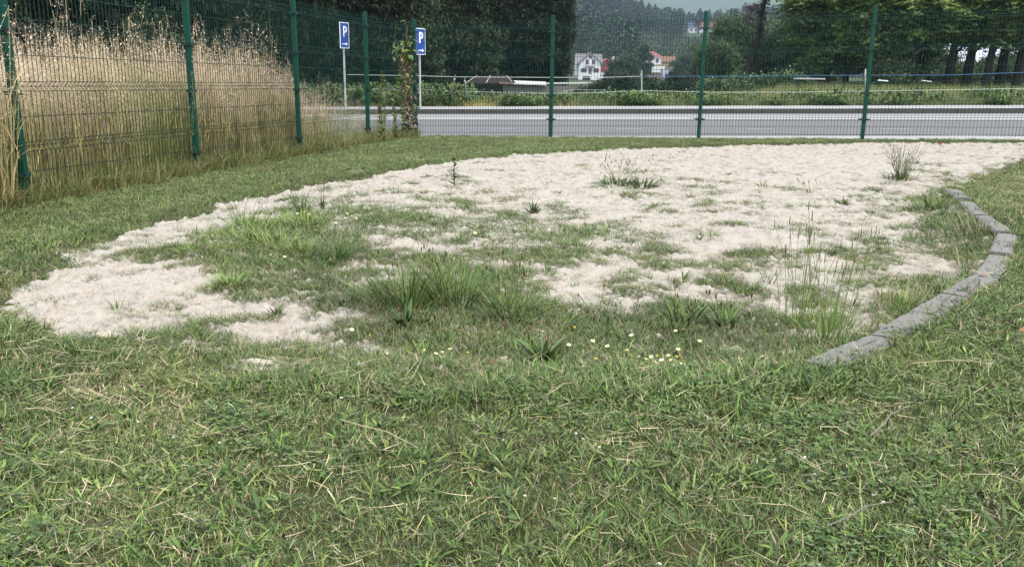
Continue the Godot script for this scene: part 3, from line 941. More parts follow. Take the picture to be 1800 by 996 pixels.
	tw.name = "twigs"
	tw.mesh = wisp.mesh()
	tw.material_override = M.leaf
	# tall wispy grass by the timber
	plant("tall_grass", 1452, 612, "tall wispy grass with long thin stems beside the timber end", "grass tussock", tuft(110, 0.08, 0.24, 0.0035, 0.08, 0.7, 0.5, [LIME, GREEN, LIME * 0.9]), stalks(24, 0.24, 0.50, 0.10, 0.25, Vector3(0.0018, 0.02, 0.0018), Color(0.12, 0.13, 0.06), LIME * 0.8))
	plant("tall_grass", 1400, 585, "sparse group of tall thin stems rising from open sand", "grass tussock", tuft(40, 0.05, 0.16, 0.003, 0.10, 0.7, 0.5, [LIME, GREEN]), stalks(16, 0.22, 0.44, 0.15, 0.22, Vector3(0.0018, 0.018, 0.0018), Color(0.12, 0.12, 0.06), LIME * 0.7))
	plant("tall_grass", 1585, 555, "yellowish upright grass growing against the timber boards", "grass tussock", tuft(40, 0.07, 0.16, 0.004, 0.06, 0.4, 0.3, [LIME, LIME * 1.2, STRAW * 0.7]))
	plant("tall_grass", 1700, 480, "small yellowing grass tuft at the bend of the timber edging", "grass tussock", tuft(30, 0.07, 0.17, 0.004, 0.05, 0.5, 0.3, [LIME, STRAW * 0.8, GREEN]))
	plant("tall_grass", 1715, 420, "dark weed tuft pressed against the side of the timber edging", "grass tussock", tuft(90, 0.07, 0.17, 0.004, 0.14, 0.7, 0.6, [GREEN, DEEP, STRAW * 0.5]))
	plant("plantain", 1480, 362, "small dark leafy rosette on sand near the wispy shrub", "plantain", tuft(22, 0.05, 0.10, 0.014, 0.03, 1.2, 0.3, [DEEP, GREEN], 1.0))
	plant("plantain", 1425, 343, "small weed with thin bare stalks on far sand", "plantain", tuft(12, 0.05, 0.1, 0.008, 0.02, 1.0, 0.3, [GREY], 1.0), stalks(9, 0.08, 0.19, 0.03, 1.1, seedh, sb, sg))
	# smaller weeds scattered over the sand: only their place tells them apart
	var small := [tuft(18, 0.03, 0.07, 0.006, 0.015, 1.0, 0.7, [GREEN, DEEP, GREEN], 1.0), tuft(26, 0.04, 0.10, 0.0035, 0.025, 0.7, 0.8, [GREEN, LIME]), tuft(14, 0.05, 0.10, 0.007, 0.02, 0.9, 0.9, [DEEP, GREEN, LIME * 0.8], 1.0)]
	var spots := [[720, 388, 1], [822, 392, 2], [880, 382, 1], [765, 400, 0], [815, 430, 1], [905, 415, 2], [985, 345, 0], [1100, 347, 2], [1055, 470, 1], [1090, 440, 0], [1140, 490, 1], [1200, 500, 2], [1230, 425, 0], [1255, 420, 1], [1150, 365, 0], [1330, 340, 0],
		[1280, 310, 0], [1215, 350, 0], [1340, 330, 2], [1310, 360, 0], [1370, 405, 0], [1500, 540, 2], [1555, 520, 1], [1620, 500, 0], [1350, 500, 1], [1310, 525, 0], [1060, 540, 0], [1010, 505, 1], [960, 480, 0], [650, 395, 2], [1470, 450, 0], [1545, 445, 1],
		[270, 550, 1], [205, 545, 1], [340, 600, 2], [230, 590, 1], [485, 560, 0], [560, 520, 1], [620, 600, 0], [530, 610, 1], [1490, 580, 1], [1060, 600, 1], [1160, 545, 0], [1230, 545, 2], [745, 640, 2], [560, 640, 1], [1000, 590, 2], [640, 430, 1]]
	for q in spots:
		plant("small_weed", q[0], q[1], "small green weed sprouting from the sand", "weed", small[q[2]], [], "small weeds sprouting from the sand", rr(0.7, 1.2))
	# brown plantain heads standing in the thin grass
	var bp := stalks(5, 0.05, 0.13, 0.05, 0.7, Vector3(0.003, 0.008, 0.003), Color(0.11, 0.085, 0.06), Color(0.15, 0.15, 0.07))
	for q in [[795, 585], [830, 600], [860, 580], [880, 605], [905, 600], [930, 590], [950, 610], [845, 620], [760, 600], [680, 600], [1050, 570], [1100, 575], [980, 560], [900, 380], [870, 360], [960, 330], [690, 340], [640, 350], [660, 560], [1010, 620]]:
		plant("seeding_plantain", q[0], q[1], "thin plantain with brown seed heads standing in the short grass", "plantain", null, bp, "plantains gone to seed", rr(0.8, 1.25))
	build_daisies()
	build_lawn_flowers()
	build_bits()
func dock_mesh() -> ArrayMesh:
	var m := MB.new()
	m.tube([Vector3.ZERO, Vector3(0.01, 0.13, 0), Vector3(-0.005, 0.26, 0.01)], [0.006, 0.005, 0.002], 5, Color(0.09, 0.06, 0.03))
	for k in 16:
		var y := 0.02 + k * 0.015
		blade(m, Vector3(0, y, 0), k * 2.4, rr(0.07, 0.11) * (1.0 - y * 1.6), 0.03, rr(0.7, 1.3), rr(0.2, 0.9), vary(DEEP * 0.9, 0.3), vary(BROWN * 0.8, 0.3) if k % 3 == 0 else vary(DEEP, 0.3), 4, 1.0)
	return m.mesh()
func build_daisies():
	var petals := MB.new()
	for k in 12:
		var a := TAU * k / 12
		blade(petals, Vector3(cos(a), 0, sin(a)) * 0.0025, a, 0.0075, 0.0040, 1.35, 1.0, Color(0.8, 0.79, 0.75), Color(0.84, 0.83, 0.8), 2, 1.0)
	var pm := petals.mesh()
	var disc := MB.new()
	disc.bead(Vector3(0, 0.0015, 0), Vector3(0.0056, 0.0056, 0.0056), Color(0.78, 0.55, 0.03), 4, 8)
	var dm := disc.mesh()
	var stem := MB.new()
	stem.tube([Vector3(0, -0.075, 0), Vector3(0.004, -0.03, 0.002), Vector3.ZERO], [0.0008, 0.0008, 0.0009], 4, Color(0.11, 0.15, 0.05))
	var sm := stem.mesh()
	var pmat := mat_leaf(0.7, Color(0.2, 0.2, 0.18), 0.2)
	var groups := [[[1103, 616], [1110, 625], [1122, 628], [1136, 632], [1150, 636], [1115, 643], [1128, 640], [1142, 645], [1155, 640], [1163, 634], [1172, 636], [1180, 633], [1190, 628], [1194, 638], [1200, 641], [1186, 643], [1178, 648], [1160, 648], [1168, 650], [1137, 650], [1192, 615], [1204, 636], [1155, 626], [1120, 634], [1145, 628], [1175, 626]],
		[[680, 622], [792, 614], [746, 616], [766, 622], [777, 619], [822, 620], [889, 629], [955, 583], [957, 607], [1042, 600], [1068, 609], [1076, 584], [1048, 631], [1026, 645], [1057, 660], [1025, 608], [1188, 582], [1204, 580], [1230, 600], [1258, 634], [1288, 631], [1302, 632], [1341, 627], [1270, 640], [618, 580], [650, 590], [1000, 607], [1110, 590], [1010, 576]],
		[[522, 376], [534, 374], [544, 378], [552, 372], [557, 381], [610, 376], [618, 380], [626, 384], [606, 384], [532, 384], [680, 378], [760, 340], [590, 392], [475, 448], [500, 452], [466, 451], [802, 412], [835, 410], [850, 655]]]
	var labels := ["small daisy in the yellow and white cluster at the front rim of the sand", "single small daisy scattered through the short grass of the sand", "tiny pale daisy growing around the long grassy patch"]
	var gn := ["daisies clustered at the front rim of the sand", "daisies scattered through the sand's grass", "daisies around the long grassy patch"]
	for g in 3:
		for q in groups[g]:
			var p := gnd(q[0], q[1])
			var h := rr(0.03, 0.06)
			var r := ray(q[0], q[1])
			p += r.normalized() * (-h / absf(r.normalized().y))          # the head hides the ground seen there
			var t := thing("daisy", p, labels[g], "flower", gn[g])
			t.rotation = Vector3(rr(-0.4, 0.5), rr(0, TAU), rr(-0.4, 0.4))
			t.scale = Vector3.ONE * rr(0.65, 1.0) * (1.0 if g < 2 else 1.3)
			put("stem", sm, M.leaf, t)
			put("flower_head", dm, M.dry, t)
			put("petals", pm, pmat, t)
	var po := gnd(1650, 272)
	var pt := thing("poppy", po, "single tiny red poppy on a thin stem beyond the wispy shrub", "flower")
	var ps := MB.new()
	ps.tube([Vector3(0, -0.02, 0), Vector3(0.01, 0.06, 0), Vector3(0.005, 0.13, 0)], [0.002, 0.0016, 0.0014], 4, GREY)
	put("stem", ps.mesh(), M.leaf, pt)
	var pf := MB.new()
	for k in 5: blade(pf, Vector3(0.005, 0.13, 0), k * TAU / 5, 0.03, 0.03, 0.5, 0.8, Color(0.6, 0.06, 0.05), Color(0.7, 0.10, 0.09), 3, 1.0)
	put("petals", pf.mesh(), pmat, pt)
func build_lawn_flowers():
	var m := MB.new()
	for k in 26: blade(m, Vector3.ZERO, rr(0, TAU), rr(0.004, 0.007), 0.0025, rr(0.0, 1.8), 0.3, vary(Color(0.7, 0.68, 0.62), 0.15), Color(0.78, 0.76, 0.7), 2, 1.0)
	var head := m.mesh()
	m = MB.new()
	m.tube([Vector3(0, -0.05, 0), Vector3(0.002, -0.02, 0), Vector3.ZERO], [0.0008, 0.0008, 0.0007], 4, Color(0.14, 0.17, 0.06))
	var stem := m.mesh()
	for q in [[127, 718], [160, 735], [243, 742], [305, 770], [107, 796], [884, 775], [1054, 787], [1013, 763], [1025, 773], [1159, 993], [922, 873], [975, 878], [1415, 805], [1535, 872], [1552, 884], [600, 700], [385, 780], [1432, 835]]:
		var p := gnd(q[0], q[1])
		var r := ray(q[0], q[1]).normalized()
		p += r * (-0.05 / absf(r.y))
		var t := thing("clover_flower", p, "single small white clover flower in the mown lawn", "flower", "white clover flowers in the lawn")
		t.rotation = Vector3(rr(-0.3, 0.3), rr(0, TAU), rr(-0.3, 0.3))
		t.scale = Vector3.ONE * 0.75
		put("stem", stem, M.leaf, t)
		put("flower_head", head, M.dry, t)
func lump(r: Vector3, rough: float) -> ArrayMesh:
	var s := SurfaceTool.new()
	var sp := SphereMesh.new()
	sp.radius = 1.0
	sp.height = 2.0
	sp.radial_segments = 18
	sp.rings = 10
	s.create_from(sp, 0)
	var a := s.commit_to_arrays()
	var v: PackedVector3Array = a[Mesh.ARRAY_VERTEX]
	var off := rr(0, 99)
	for i in v.size():
		var p := v[i]
		v[i] = p * r * (1.0 + rough * nz.get_noise_3d(p.x * 40 + off, p.y * 40, p.z * 40) + rough * 0.5 * nz.get_noise_3d(p.x * 110 + off, p.y * 110, p.z * 110))
	a[Mesh.ARRAY_VERTEX] = v
	var am := ArrayMesh.new()
	am.add_surface_from_arrays(Mesh.PRIMITIVE_TRIANGLES, a)
	var st := SurfaceTool.new()
	st.create_from(am, 0)
	st.generate_normals()
	return st.commit()
func build_bits():
	var pale := grainy([Color(0.40, 0.36, 0.30), Color(0.55, 0.50, 0.43), Color(0.66, 0.62, 0.55)], 0.2, [6, 30], 61, 0.95, 3.0, 128)
	var clay := grainy([Color(0.30, 0.12, 0.09), Color(0.42, 0.18, 0.14), Color(0.36, 0.2, 0.16)], 0.2, [6, 30], 64, 0.9, 3.0, 128)
	var o := put("stone", lump(Vector3(0.028, 0.011, 0.016), 0.35), pale)
	o.position = gnd(893, 655) + Vector3.UP * 0.014
	tag(o, "pale oblong stone at the front rim beside the flat plantain", "stone")
	o = put("clay_fragment", lump(Vector3(0.016, 0.019, 0.012), 0.6), clay)
	o.position = gnd(866, 651) + Vector3.UP * 0.018
	tag(o, "pinkish clay fragment lying next to the pale stone", "stone")
	var lab := ["broken pale slab showing at the grassy front rim, flat in the lawn", "pale crumbled stone at the left end of the sand"]
	var i := 0
	for q in [[448, 645, 0.065, 0.016], [185, 594, 0.05, 0.012]]:
		o = put("stone", lump(Vector3(q[2], q[3], 0.03), 0.35), pale)
		o.position = gnd(q[0], q[1]) + Vector3.UP * 0.012
		tag(o, lab[i], "stone")
		i += 1
	# twigs and long straws lying on the mown grass
	var twig := flat(0.16, 0.14, 0.12, 0.9)
	var strawm := flat(0.42, 0.36, 0.22, 0.8)
	var rows := [[1527, 795, 1587, 747, 0.0022, twig, "grey dry twig lying on the lawn below the timber edging"], [1450, 960, 1565, 920, 0.0016, twig, "thin pale stem with side shoots lying on the lawn"],
		[1600, 662, 1735, 665, 0.0013, strawm, "long arched yellow green grass stalk on the lawn near the timber boards"], [1330, 918, 1420, 945, 0.0012, strawm, "long straw stalk lying below the grey twig"],
		[600, 765, 735, 820, 0.0013, strawm, "long straw stalk crossing the lawn among the broad grass"], [60, 693, 190, 685, 0.0012, strawm, "long straw stalk lying at the left end of the sand"],
		[45, 745, 110, 757, 0.0013, strawm, "short thick straw stalk by the bald lawn patch"], [150, 835, 225, 862, 0.0013, strawm, "bent straw stalk lying in the weedy grass"],
		[960, 720, 1010, 700, 0.001, strawm, "thin straw stalk near the middle of the lawn"], [1690, 865, 1790, 885, 0.0011, strawm, "straw stalk lying in the lawn past the grey twig"]]
	for r in rows:
		var a := gnd(r[0], r[1]) + Vector3.UP * 0.045
		var b := gnd(r[2], r[3]) + Vector3.UP * 0.05
		var m := MB.new()
		var e := b - a
		var s := e.cross(Vector3.UP).normalized()
		m.tube([Vector3.ZERO, e * 0.3 + s * 0.006 + Vector3.UP * 0.008, e * 0.6 - s * 0.004 + Vector3.UP * 0.01, e], [r[4], r[4] * 0.95, r[4] * 0.85, r[4] * 0.6], 5)
		for k in 3:
			var q := e * rr(0.4, 0.95) + Vector3.UP * 0.008
			m.tube([q, q + e * rr(0.05, 0.12) + s * rr(-0.025, 0.025) + Vector3.UP * rr(0.0, 0.01)], [r[4] * 0.6, r[4] * 0.3], 4)
		var t := put("twig" if r[5] == twig else "straw_stalk", m.mesh(), r[5])
		t.position = a
		tag(t, r[6], "twig" if r[5] == twig else "straw")
	# fallen leaves
	var lm := MB.new()
	blade(lm, Vector3.ZERO, 0, 0.05, 0.024, 1.25, 0.5, Color(0.22, 0.11, 0.06), Color(0.26, 0.15, 0.08), 5, 1.0)
	var leafm := lm.mesh()
	var ll := ["brown fallen leaf lying on the timber board at the bend", "small reddish fallen leaf on the lawn beside the timber boards", "reddish fallen leaf lying on open lawn right of the boards"]
	i = 0
	for q in [[1722, 496, 0.035], [1745, 590, 0.05], [1790, 605, 0.05]]:
		o = put("fallen_leaf", leafm, M.dry)
		o.position = gnd(q[0], q[1]) + Vector3.UP * q[2]
		o.rotation.y = rr(0, TAU)
		tag(o, ll[i], "leaf")
		i += 1
# ------------------------------------------------------------------ background: signs, creeper, rope fence, shed, houses, trees
func on_road_line(px: float, py: float, w: float) -> Vector3:     # the sight line's point over the line w metres beyond the kerb
	var r := ray(px, py)
	var a := Vector2(r.x, 1.0)
	var d := (w + RO.dot(RN)) / a.dot(RN)
	return EYE + r * d
func leaf_cluster(kind: String) -> ArrayMesh:
	var m := MB.new()
	match kind:
		"oval":
			for k in 34:
				var o := Vector3(rr(-1, 1), rr(-0.8, 0.8), rr(-1, 1)) * 0.30
				var c := vary(Color(0.5, 0.5, 0.5), 0.3)
				blade(m, o, rr(0, TAU), rr(0.09, 0.15), rr(0.05, 0.085), rr(0.4, 2.2), rr(0.1, 0.8), c, c, 2, 1.0)
		"chestnut":
			for k in 7:
				var o := Vector3(rr(-1, 1), rr(-0.6, 0.6), rr(-1, 1)) * 0.34
				var c := vary(Color(0.5, 0.5, 0.5), 0.3)
				for j in 8: blade(m, o, j * TAU / 8 + rr(-0.3, 0.3), rr(0.17, 0.27), rr(0.045, 0.065), rr(0.7, 1.3), rr(0.5, 1.2), c, vary(c, 0.1), 3, 1.0)
		"willow":
			for k in 40:
				var o := Vector3(rr(-1, 1), rr(-1, 1), rr(-1, 1)) * 0.42
				var c := vary(Color(0.5, 0.5, 0.5), 0.25)
				blade(m, o, rr(0, TAU), rr(0.15, 0.26), rr(0.03, 0.05), rr(0.3, 2.4), rr(0.1, 0.8), c, c, 2, 1.0)
	return m.mesh()
# a tree or bush of its own: tapered trunk with limbs, crown of leaf clusters gathered on lobes
func tree(called: String, label: String, cat: String, group: String, at_: Vector3, h: float, rad: float, low: float, kind: String, col: Color, n: int, lobes: int, trunk_r: float, lean := Vector3.ZERO, size := 1.0) -> Node3D:
	var t := thing(called, at_, label, cat, group)
	var tm := MB.new()
	var top := Vector3(0, h * 0.8, 0) + lean * h
	var cen := Vector3(0, (h + low) * 0.5, 0) + lean * (h + low) * 0.5
	tm.tube([Vector3(0, -0.5, 0), Vector3(rr(-0.05, 0.05), low * 0.5, rr(-0.05, 0.05)) + lean * low * 0.5, Vector3(0, low, 0) + lean * low, top], [trunk_r * 1.35, trunk_r, trunk_r * 0.85, trunk_r * 0.15], 9)
	var xs := []
	var cs := []
	var hy := (h - low) * 0.5
	for i in lobes:
		var a := i * 2.399 + rr(-0.3, 0.3)
		var f := (i + 0.5) / lobes * 2 - 1
		var w := sqrt(maxf(0.0, 1 - f * f * 0.85))
		var e := cen + Vector3(cos(a) * w * rad * rr(0.5, 0.85), f * hy * 0.85, sin(a) * w * rad * rr(0.5, 0.85))
		var lr := rad * rr(0.30, 0.48)
		var root := Vector3(0, clampf(e.y - rr(0.5, 1.5), low * 0.8, h * 0.7), 0) + lean * e.y
		if trunk_r > 0.05: tm.tube([root, root.lerp(e, 0.5) + Vector3.UP * 0.15, e], [trunk_r * 0.4, trunk_r * 0.25, trunk_r * 0.08], 5)
		var tone := rr(0.75, 1.25)
		for k in n / lobes:
			var q := Vector3(rng.randfn(), rng.randfn(), rng.randfn()).normalized() * lr * pow(rng.randf(), 0.45)
			q.y *= 0.75
			var b := Basis.from_euler(Vector3(rr(-0.5, 0.5), rr(0, TAU), rr(-0.5, 0.5))).scaled(Vector3.ONE * rr(0.7, 1.25) * size)
			xs.append(Transform3D(b, e + q))
			cs.append(vary(col * 2.0 * tone, 0.2))
	put("trunk", tm.mesh(), M.bark, t)
	tag(multi("crown", M["cluster_" + kind], M.foliage, xs, cs, t), "", "", "", "stuff")
	return t
func gy(px: float, d: float) -> Vector3:      # ground under that column at distance d
	var r := ray(px, 118)
	return Vector3(r.x * d, terrain_h(r.x * d, d), -d)
func build_background():
	M.bark = grainy([Color(0.03, 0.026, 0.02), Color(0.06, 0.05, 0.04), Color(0.10, 0.085, 0.07)], 0.7, [8, 40], 71, 1.0, 5.0, 256)
	M.foliage = mat_leaf(0.55, Color(0.05, 0.07, 0.02), 0.3)
	for k in ["oval", "chestnut", "willow"]: M["cluster_" + k] = leaf_cluster(k)
	build_signs()
	build_creeper()
	build_rope_fence()
	build_shed()
	build_houses()
	build_verge()
	# dark trees behind the oats, from the left edge to the creeper
	var dark := Color(0.024, 0.037, 0.015)
	var ll := ["dark broad tree behind the oats beside the far end of the fence", "dark dense tree behind the thickest oats", "tall dark tree with paler leaf tips behind the oats", "dark green tree rising between two square fence posts",
		"dark tree behind the oat seed heads beside the single parking sign", "dark tree directly behind the single parking sign", "olive tinged tree behind the creeper"]
	var i := 0
	for q in [[-60, 30, 0.9], [90, 33, 0.8], [215, 36, 1.1], [330, 34, 1.25], [450, 38, 0.95], [570, 42, 1.0], [680, 44, 1.3]]:
		tree("dark_tree", ll[i], "tree", "dark trees behind the oats", gy(q[0], q[1]), rr(7.5, 9), rr(2.9, 3.3), 0.2, "oval", dark * q[2], 1900, 26, 0.2, Vector3.ZERO, 1.15)
		i += 1
	ll = ["large dark tree behind the ruined shed", "broad dark tree left of the large one behind the shed, near the second parking sign", "dark drooping tree whose edge borders the wooded hill"]
	i = 0
	for q in [[860, 66, 5.0, 12.0], [768, 60, 4.0, 11.0], [945, 64, 2.6, 9.5]]:
		tree("large_tree", ll[i], "tree", "large dark trees behind the shed", gy(q[0], q[1]), q[3], q[2], 0.3, "oval", dark * [0.95, 1.2, 0.9][i], 3400, 34, 0.3, Vector3.ZERO, 1.3)
		i += 1
	# willows and the ivy trunk in the middle
	ll = ["rounded grey green willow beside the street post in front of the villas", "grey green willow behind the ivy covered trunk", "grey green willow between the ivy trunk and the chestnuts", "low grey green willow thicket behind the blue rope"]
	i = 0
	for q in [[1295, 78, 3.2, 36], [1360, 84, 3.2, 44], [1425, 74, 3.4, 24], [1262, 70, 1.6, 84]]:
		tree("willow", ll[i], "tree", "willows beyond the meadow", gy(q[0], q[1]), reach(q[0], q[3], q[1]), q[2], 0.1, "willow", Color(0.070, 0.105, 0.045), 1900, 24, 0.16, Vector3.ZERO, 1.25)
		i += 1
	var iv := gy(1312, 52)
	var tall := tree("ivy_tree", "tall leaning trunk wrapped in dry ivy standing before the willows", "tree", "", iv, 13.0, 2.6, 6.3, "oval", dark, 700, 14, 0.13, Vector3(0.135, 0, 0))
	var xs := []
	var cs := []
	for k in 330:
		var y := rr(0.8, 6.5)
		var a := rr(0, TAU)
		xs.append(Transform3D(Basis.from_euler(Vector3(rr(-1, 1), a, 0)).scaled(Vector3.ONE * rr(0.25, 0.55)), Vector3(0.135 * y + cos(a) * 0.17, y, sin(a) * 0.17)))
		cs.append(vary(pick([Color(0.10, 0.085, 0.06), Color(0.06, 0.075, 0.035), Color(0.14, 0.10, 0.08)]), 0.3))
	for k in 60:
		xs.append(Transform3D(Basis.from_euler(Vector3(rr(-1, 1), rr(0, 6), 0)).scaled(Vector3.ONE * rr(0.3, 0.6)), Vector3(rr(-0.3, 0.5), rr(4.2, 5.4), rr(-0.4, 0.4))))
		cs.append(vary(Color(0.22, 0.15, 0.14), 0.3))
	tag(multi("ivy", M.cluster_oval, M.foliage, xs, cs, tall), "", "", "", "stuff")
	# chestnuts on the right
	var cl := ["stout chestnut trunk with low crown next to the street post", "slender chestnut trunk close beside the stout one", "chestnut trunk above the small white plank", "leaning chestnut trunk next to the bright green bush",
		"forked dark chestnut trunk by the bright sky gap", "dark chestnut trunk with spreading boughs past the sky gap", "leaning chestnut trunk at the end of the row"]
	i = 0
	for q in [[1597, 46, 0.30], [1616, 49, 0.2], [1670, 47, 0.22], [1702, 48, 0.24], [1738, 46, 0.2], [1760, 49, 0.26], [1790, 47, 0.22]]:
		tree("chestnut_tree", cl[i], "tree", "chestnut trees beyond the meadow", gy(q[0], q[1]), rr(8, 9), 2.9, 2.1, "chestnut", Color(0.14, 0.20, 0.05) * rr(0.8, 1.2), 1300, 24, q[2], Vector3(0.05, 0, 0), 1.1)
		i += 1
	cl = ["leafy chestnut with boughs down to the ground beside the willows", "leafy chestnut with pale flower tips behind the slanting street post", "leafy chestnut at the back of the row filling the gap between willows and trunks", "dense chestnut behind the stout trunk"]
	i = 0
	for q in [[1455, 50, 0.7], [1535, 47, 1.0], [1490, 56, 0.6], [1600, 55, 0.8]]:
		tree("chestnut_tree", cl[i], "tree", "chestnut trees beyond the meadow", gy(q[0], q[1]), 8.5, 2.7, q[2], "chestnut", Color(0.13, 0.185, 0.05), 1500, 24, 0.2, Vector3.ZERO, 1.1)
		i += 1
	# bushes at the trees' feet and in the middle
	var bl := ["dark bramble thicket below the villas behind the rope post", "dark bramble thicket between rope post and white gabled house", "dark bush at the ruined wall's end", "low dark bush behind the white rope below the red roofed villa",
		"mid green bush in front of the red house", "slender pale green tree beside the red roofed villa", "round bush to the right of the red roofed villa", "bright green bush between the chestnut trunks", "green bush under the leaning chestnut",
		"bush beyond the last chestnut trunk", "bush beside the stout chestnut's foot", "clipped bright green hedge bush near the bench", "clipped bright green hedge bush, neighbour of the bench side one", "yellow green low bush under the willows", "yellow green low bush beside the ivy trunk", "bush left of the ruined shed", "dark bush behind the slender chestnut trunk", "dark bush behind the last chestnut trunks", "dark bush behind the stout chestnut trunk"]
	i = 0
	for q in [[1185, 50, 2.2, 139, 0.7], [1092, 52, 2.0, 137, 0.7], [1045, 54, 1.0, 152, 0.8], [1235, 52, 1.6, 139, 0.75], [1096, 190, 3.4, 101, 1.2], [1128, 250, 2.6, 77, 1.5], [1203, 230, 3.4, 99, 1.2], [1690, 58, 1.6, 120, 2.2], [1724, 62, 1.5, 117, 1.7],
		[1795, 60, 1.8, 112, 1.8], [1572, 45, 1.2, 118, 1.5], [1345, 46, 0.9, 141, 2.4], [1385, 46, 0.9, 140, 2.4], [1250, 44, 1.0, 147, 2.4], [1290, 45, 1.0, 146, 2.4], [765, 52, 1.8, 140, 0.9], [1655, 64, 2.2, 100, 1.0], [1762, 66, 1.8, 98, 1.0], [1625, 66, 2.2, 95, 0.9]]:
		tree("bush", bl[i], "bush", "bushes beyond the street", gy(q[0], q[1]), reach(q[0], q[3], q[1]), q[2], 0.05, "oval", dark * q[4] * 1.3, 420, 12, 0.04, Vector3.ZERO, 0.9 if q[1] < 100 else 2.6)  # last value of each row scales that bush's leaf colour
		i += 1
	build_forest()

func reach(px: float, top: float, d: float) -> float:      # height of a thing on the ground there whose top shows at that row
	return at(px, top, d).y - gy(px, d).y
func build_signs():
	var blue := flat(0.012, 0.055, 0.28, 0.45)
	var white := flat(0.75, 0.76, 0.78, 0.5)
	var steel := flat(0.38, 0.39, 0.40, 0.5)
	var tm := TextMesh.new()
	tm.text = "P"
	var f := SystemFont.new()
	f.font_names = PackedStringArray(["Droid Sans"])
	f.font_weight = 700
	tm.font = f
	tm.font_size = 64
	tm.pixel_size = 0.0066
	tm.depth = 0.004
	var lab := ["blue parking sign with white P and arrow on a thin pole beyond the oats", "blue parking sign partly hidden behind the creeper's corner post"]
	var i := 0
	for q in [[603, 62, 1.0, 4], [737, 73, 0.7, -2]]:
		var mid := on_road_line(q[0], q[1], q[2])
		var base := Vector3(mid.x, G(mid.x, -mid.z) + 0.12, mid.z)
		var t := thing("parking_sign", base, lab[i], "road sign", "parking signs")
		t.rotation.y = deg_to_rad(64 + q[3])
		var hh := mid.y - base.y
		var m := MB.new()
		m.tube([Vector3(0, -0.1, 0), Vector3(0, hh + 0.3, 0)], [0.027, 0.027], 10)
		put("pole", m.mesh(), steel, t)
		m = MB.new()
		m.box(Vector3(-0.235, hh - 0.36, 0.045), Vector3(0.47, 0, 0), Vector3(0, 0.72, 0), Vector3(0, 0, -0.012))
		var plate := put("plate", m.mesh(), white, t)
		m = MB.new()
		m.box(Vector3(-0.212, hh - 0.337, 0.049), Vector3(0.424, 0, 0), Vector3(0, 0.674, 0), Vector3(0, 0, -0.006))
		put("blue_face", m.mesh(), blue, plate)
		var p := put("letter", tm, white, plate)
		p.position = Vector3(0.0, hh + 0.10, 0.052)
		m = MB.new()
		m.box(Vector3(-0.13, hh - 0.255, 0.054), Vector3(0.18, 0, 0), Vector3(0, 0.03, 0), Vector3(0, 0, -0.004))
		m.tri(Vector3(0.15, hh - 0.24, 0.054), Vector3(0.05, hh - 0.29, 0.054), Vector3(0.05, hh - 0.19, 0.054))
		put("arrow", m.mesh(), white, plate)
		for y in [-0.25, 0.25]:
			m = MB.new()
			m.box(Vector3(-0.035, hh + y - 0.015, 0.034), Vector3(0.07, 0, 0), Vector3(0, 0.03, 0), Vector3(0, 0, -0.07))
			put("bracket", m.mesh(), steel, t)
		i += 1
	# small things on the meadow
	lab = ["white plank lying on the meadow beside the slanting street post", "white plank lying under the chestnut boughs"]
	i = 0
	for q in [[1553, 141, 40.0], [1630, 142, 42.0]]:
		var p := at(q[0], q[1], q[2])
		var m := MB.new()
		m.box(Vector3(-0.22, -0.02, 0.06), Vector3(0.44, -0.03, 0), Vector3(0, 0.05, 0), Vector3(0, 0, -0.12))
		var y0 := terrain_h(p.x, q[2])
		var t := thing("plank_stand", Vector3(p.x, y0, p.z), lab[i], "plank", "white planks under the chestnuts")
		put("plank", m.mesh(), white, t).position.y = p.y - y0
		m = MB.new()
		for s in [-0.17, 0.17]: m.box(Vector3(s - 0.02, -0.05, 0.02), Vector3(0.04, 0, 0), Vector3(0, p.y - y0 + 0.03, 0), Vector3(0, 0, -0.04))
		put("support", m.mesh(), M.bark, t)
		i += 1
	var bp := gy(1425, 43)
	var bt := thing("bench", bp, "dark low bench on the meadow behind the blue rope", "bench")
	var m2 := MB.new()
	m2.box(Vector3(-0.7, 0.42, 0.2), Vector3(1.4, 0, 0), Vector3(0, 0.06, 0), Vector3(0, 0, -0.4))
	put("seat", m2.mesh(), steel, bt)
	for s in [-0.6, 0.5]:
		m2 = MB.new()
		m2.box(Vector3(s, -0.1, 0.16), Vector3(0.1, 0, 0), Vector3(0, 0.52, 0), Vector3(0, 0, -0.32))
		put("leg", m2.mesh(), M.bark, bt)

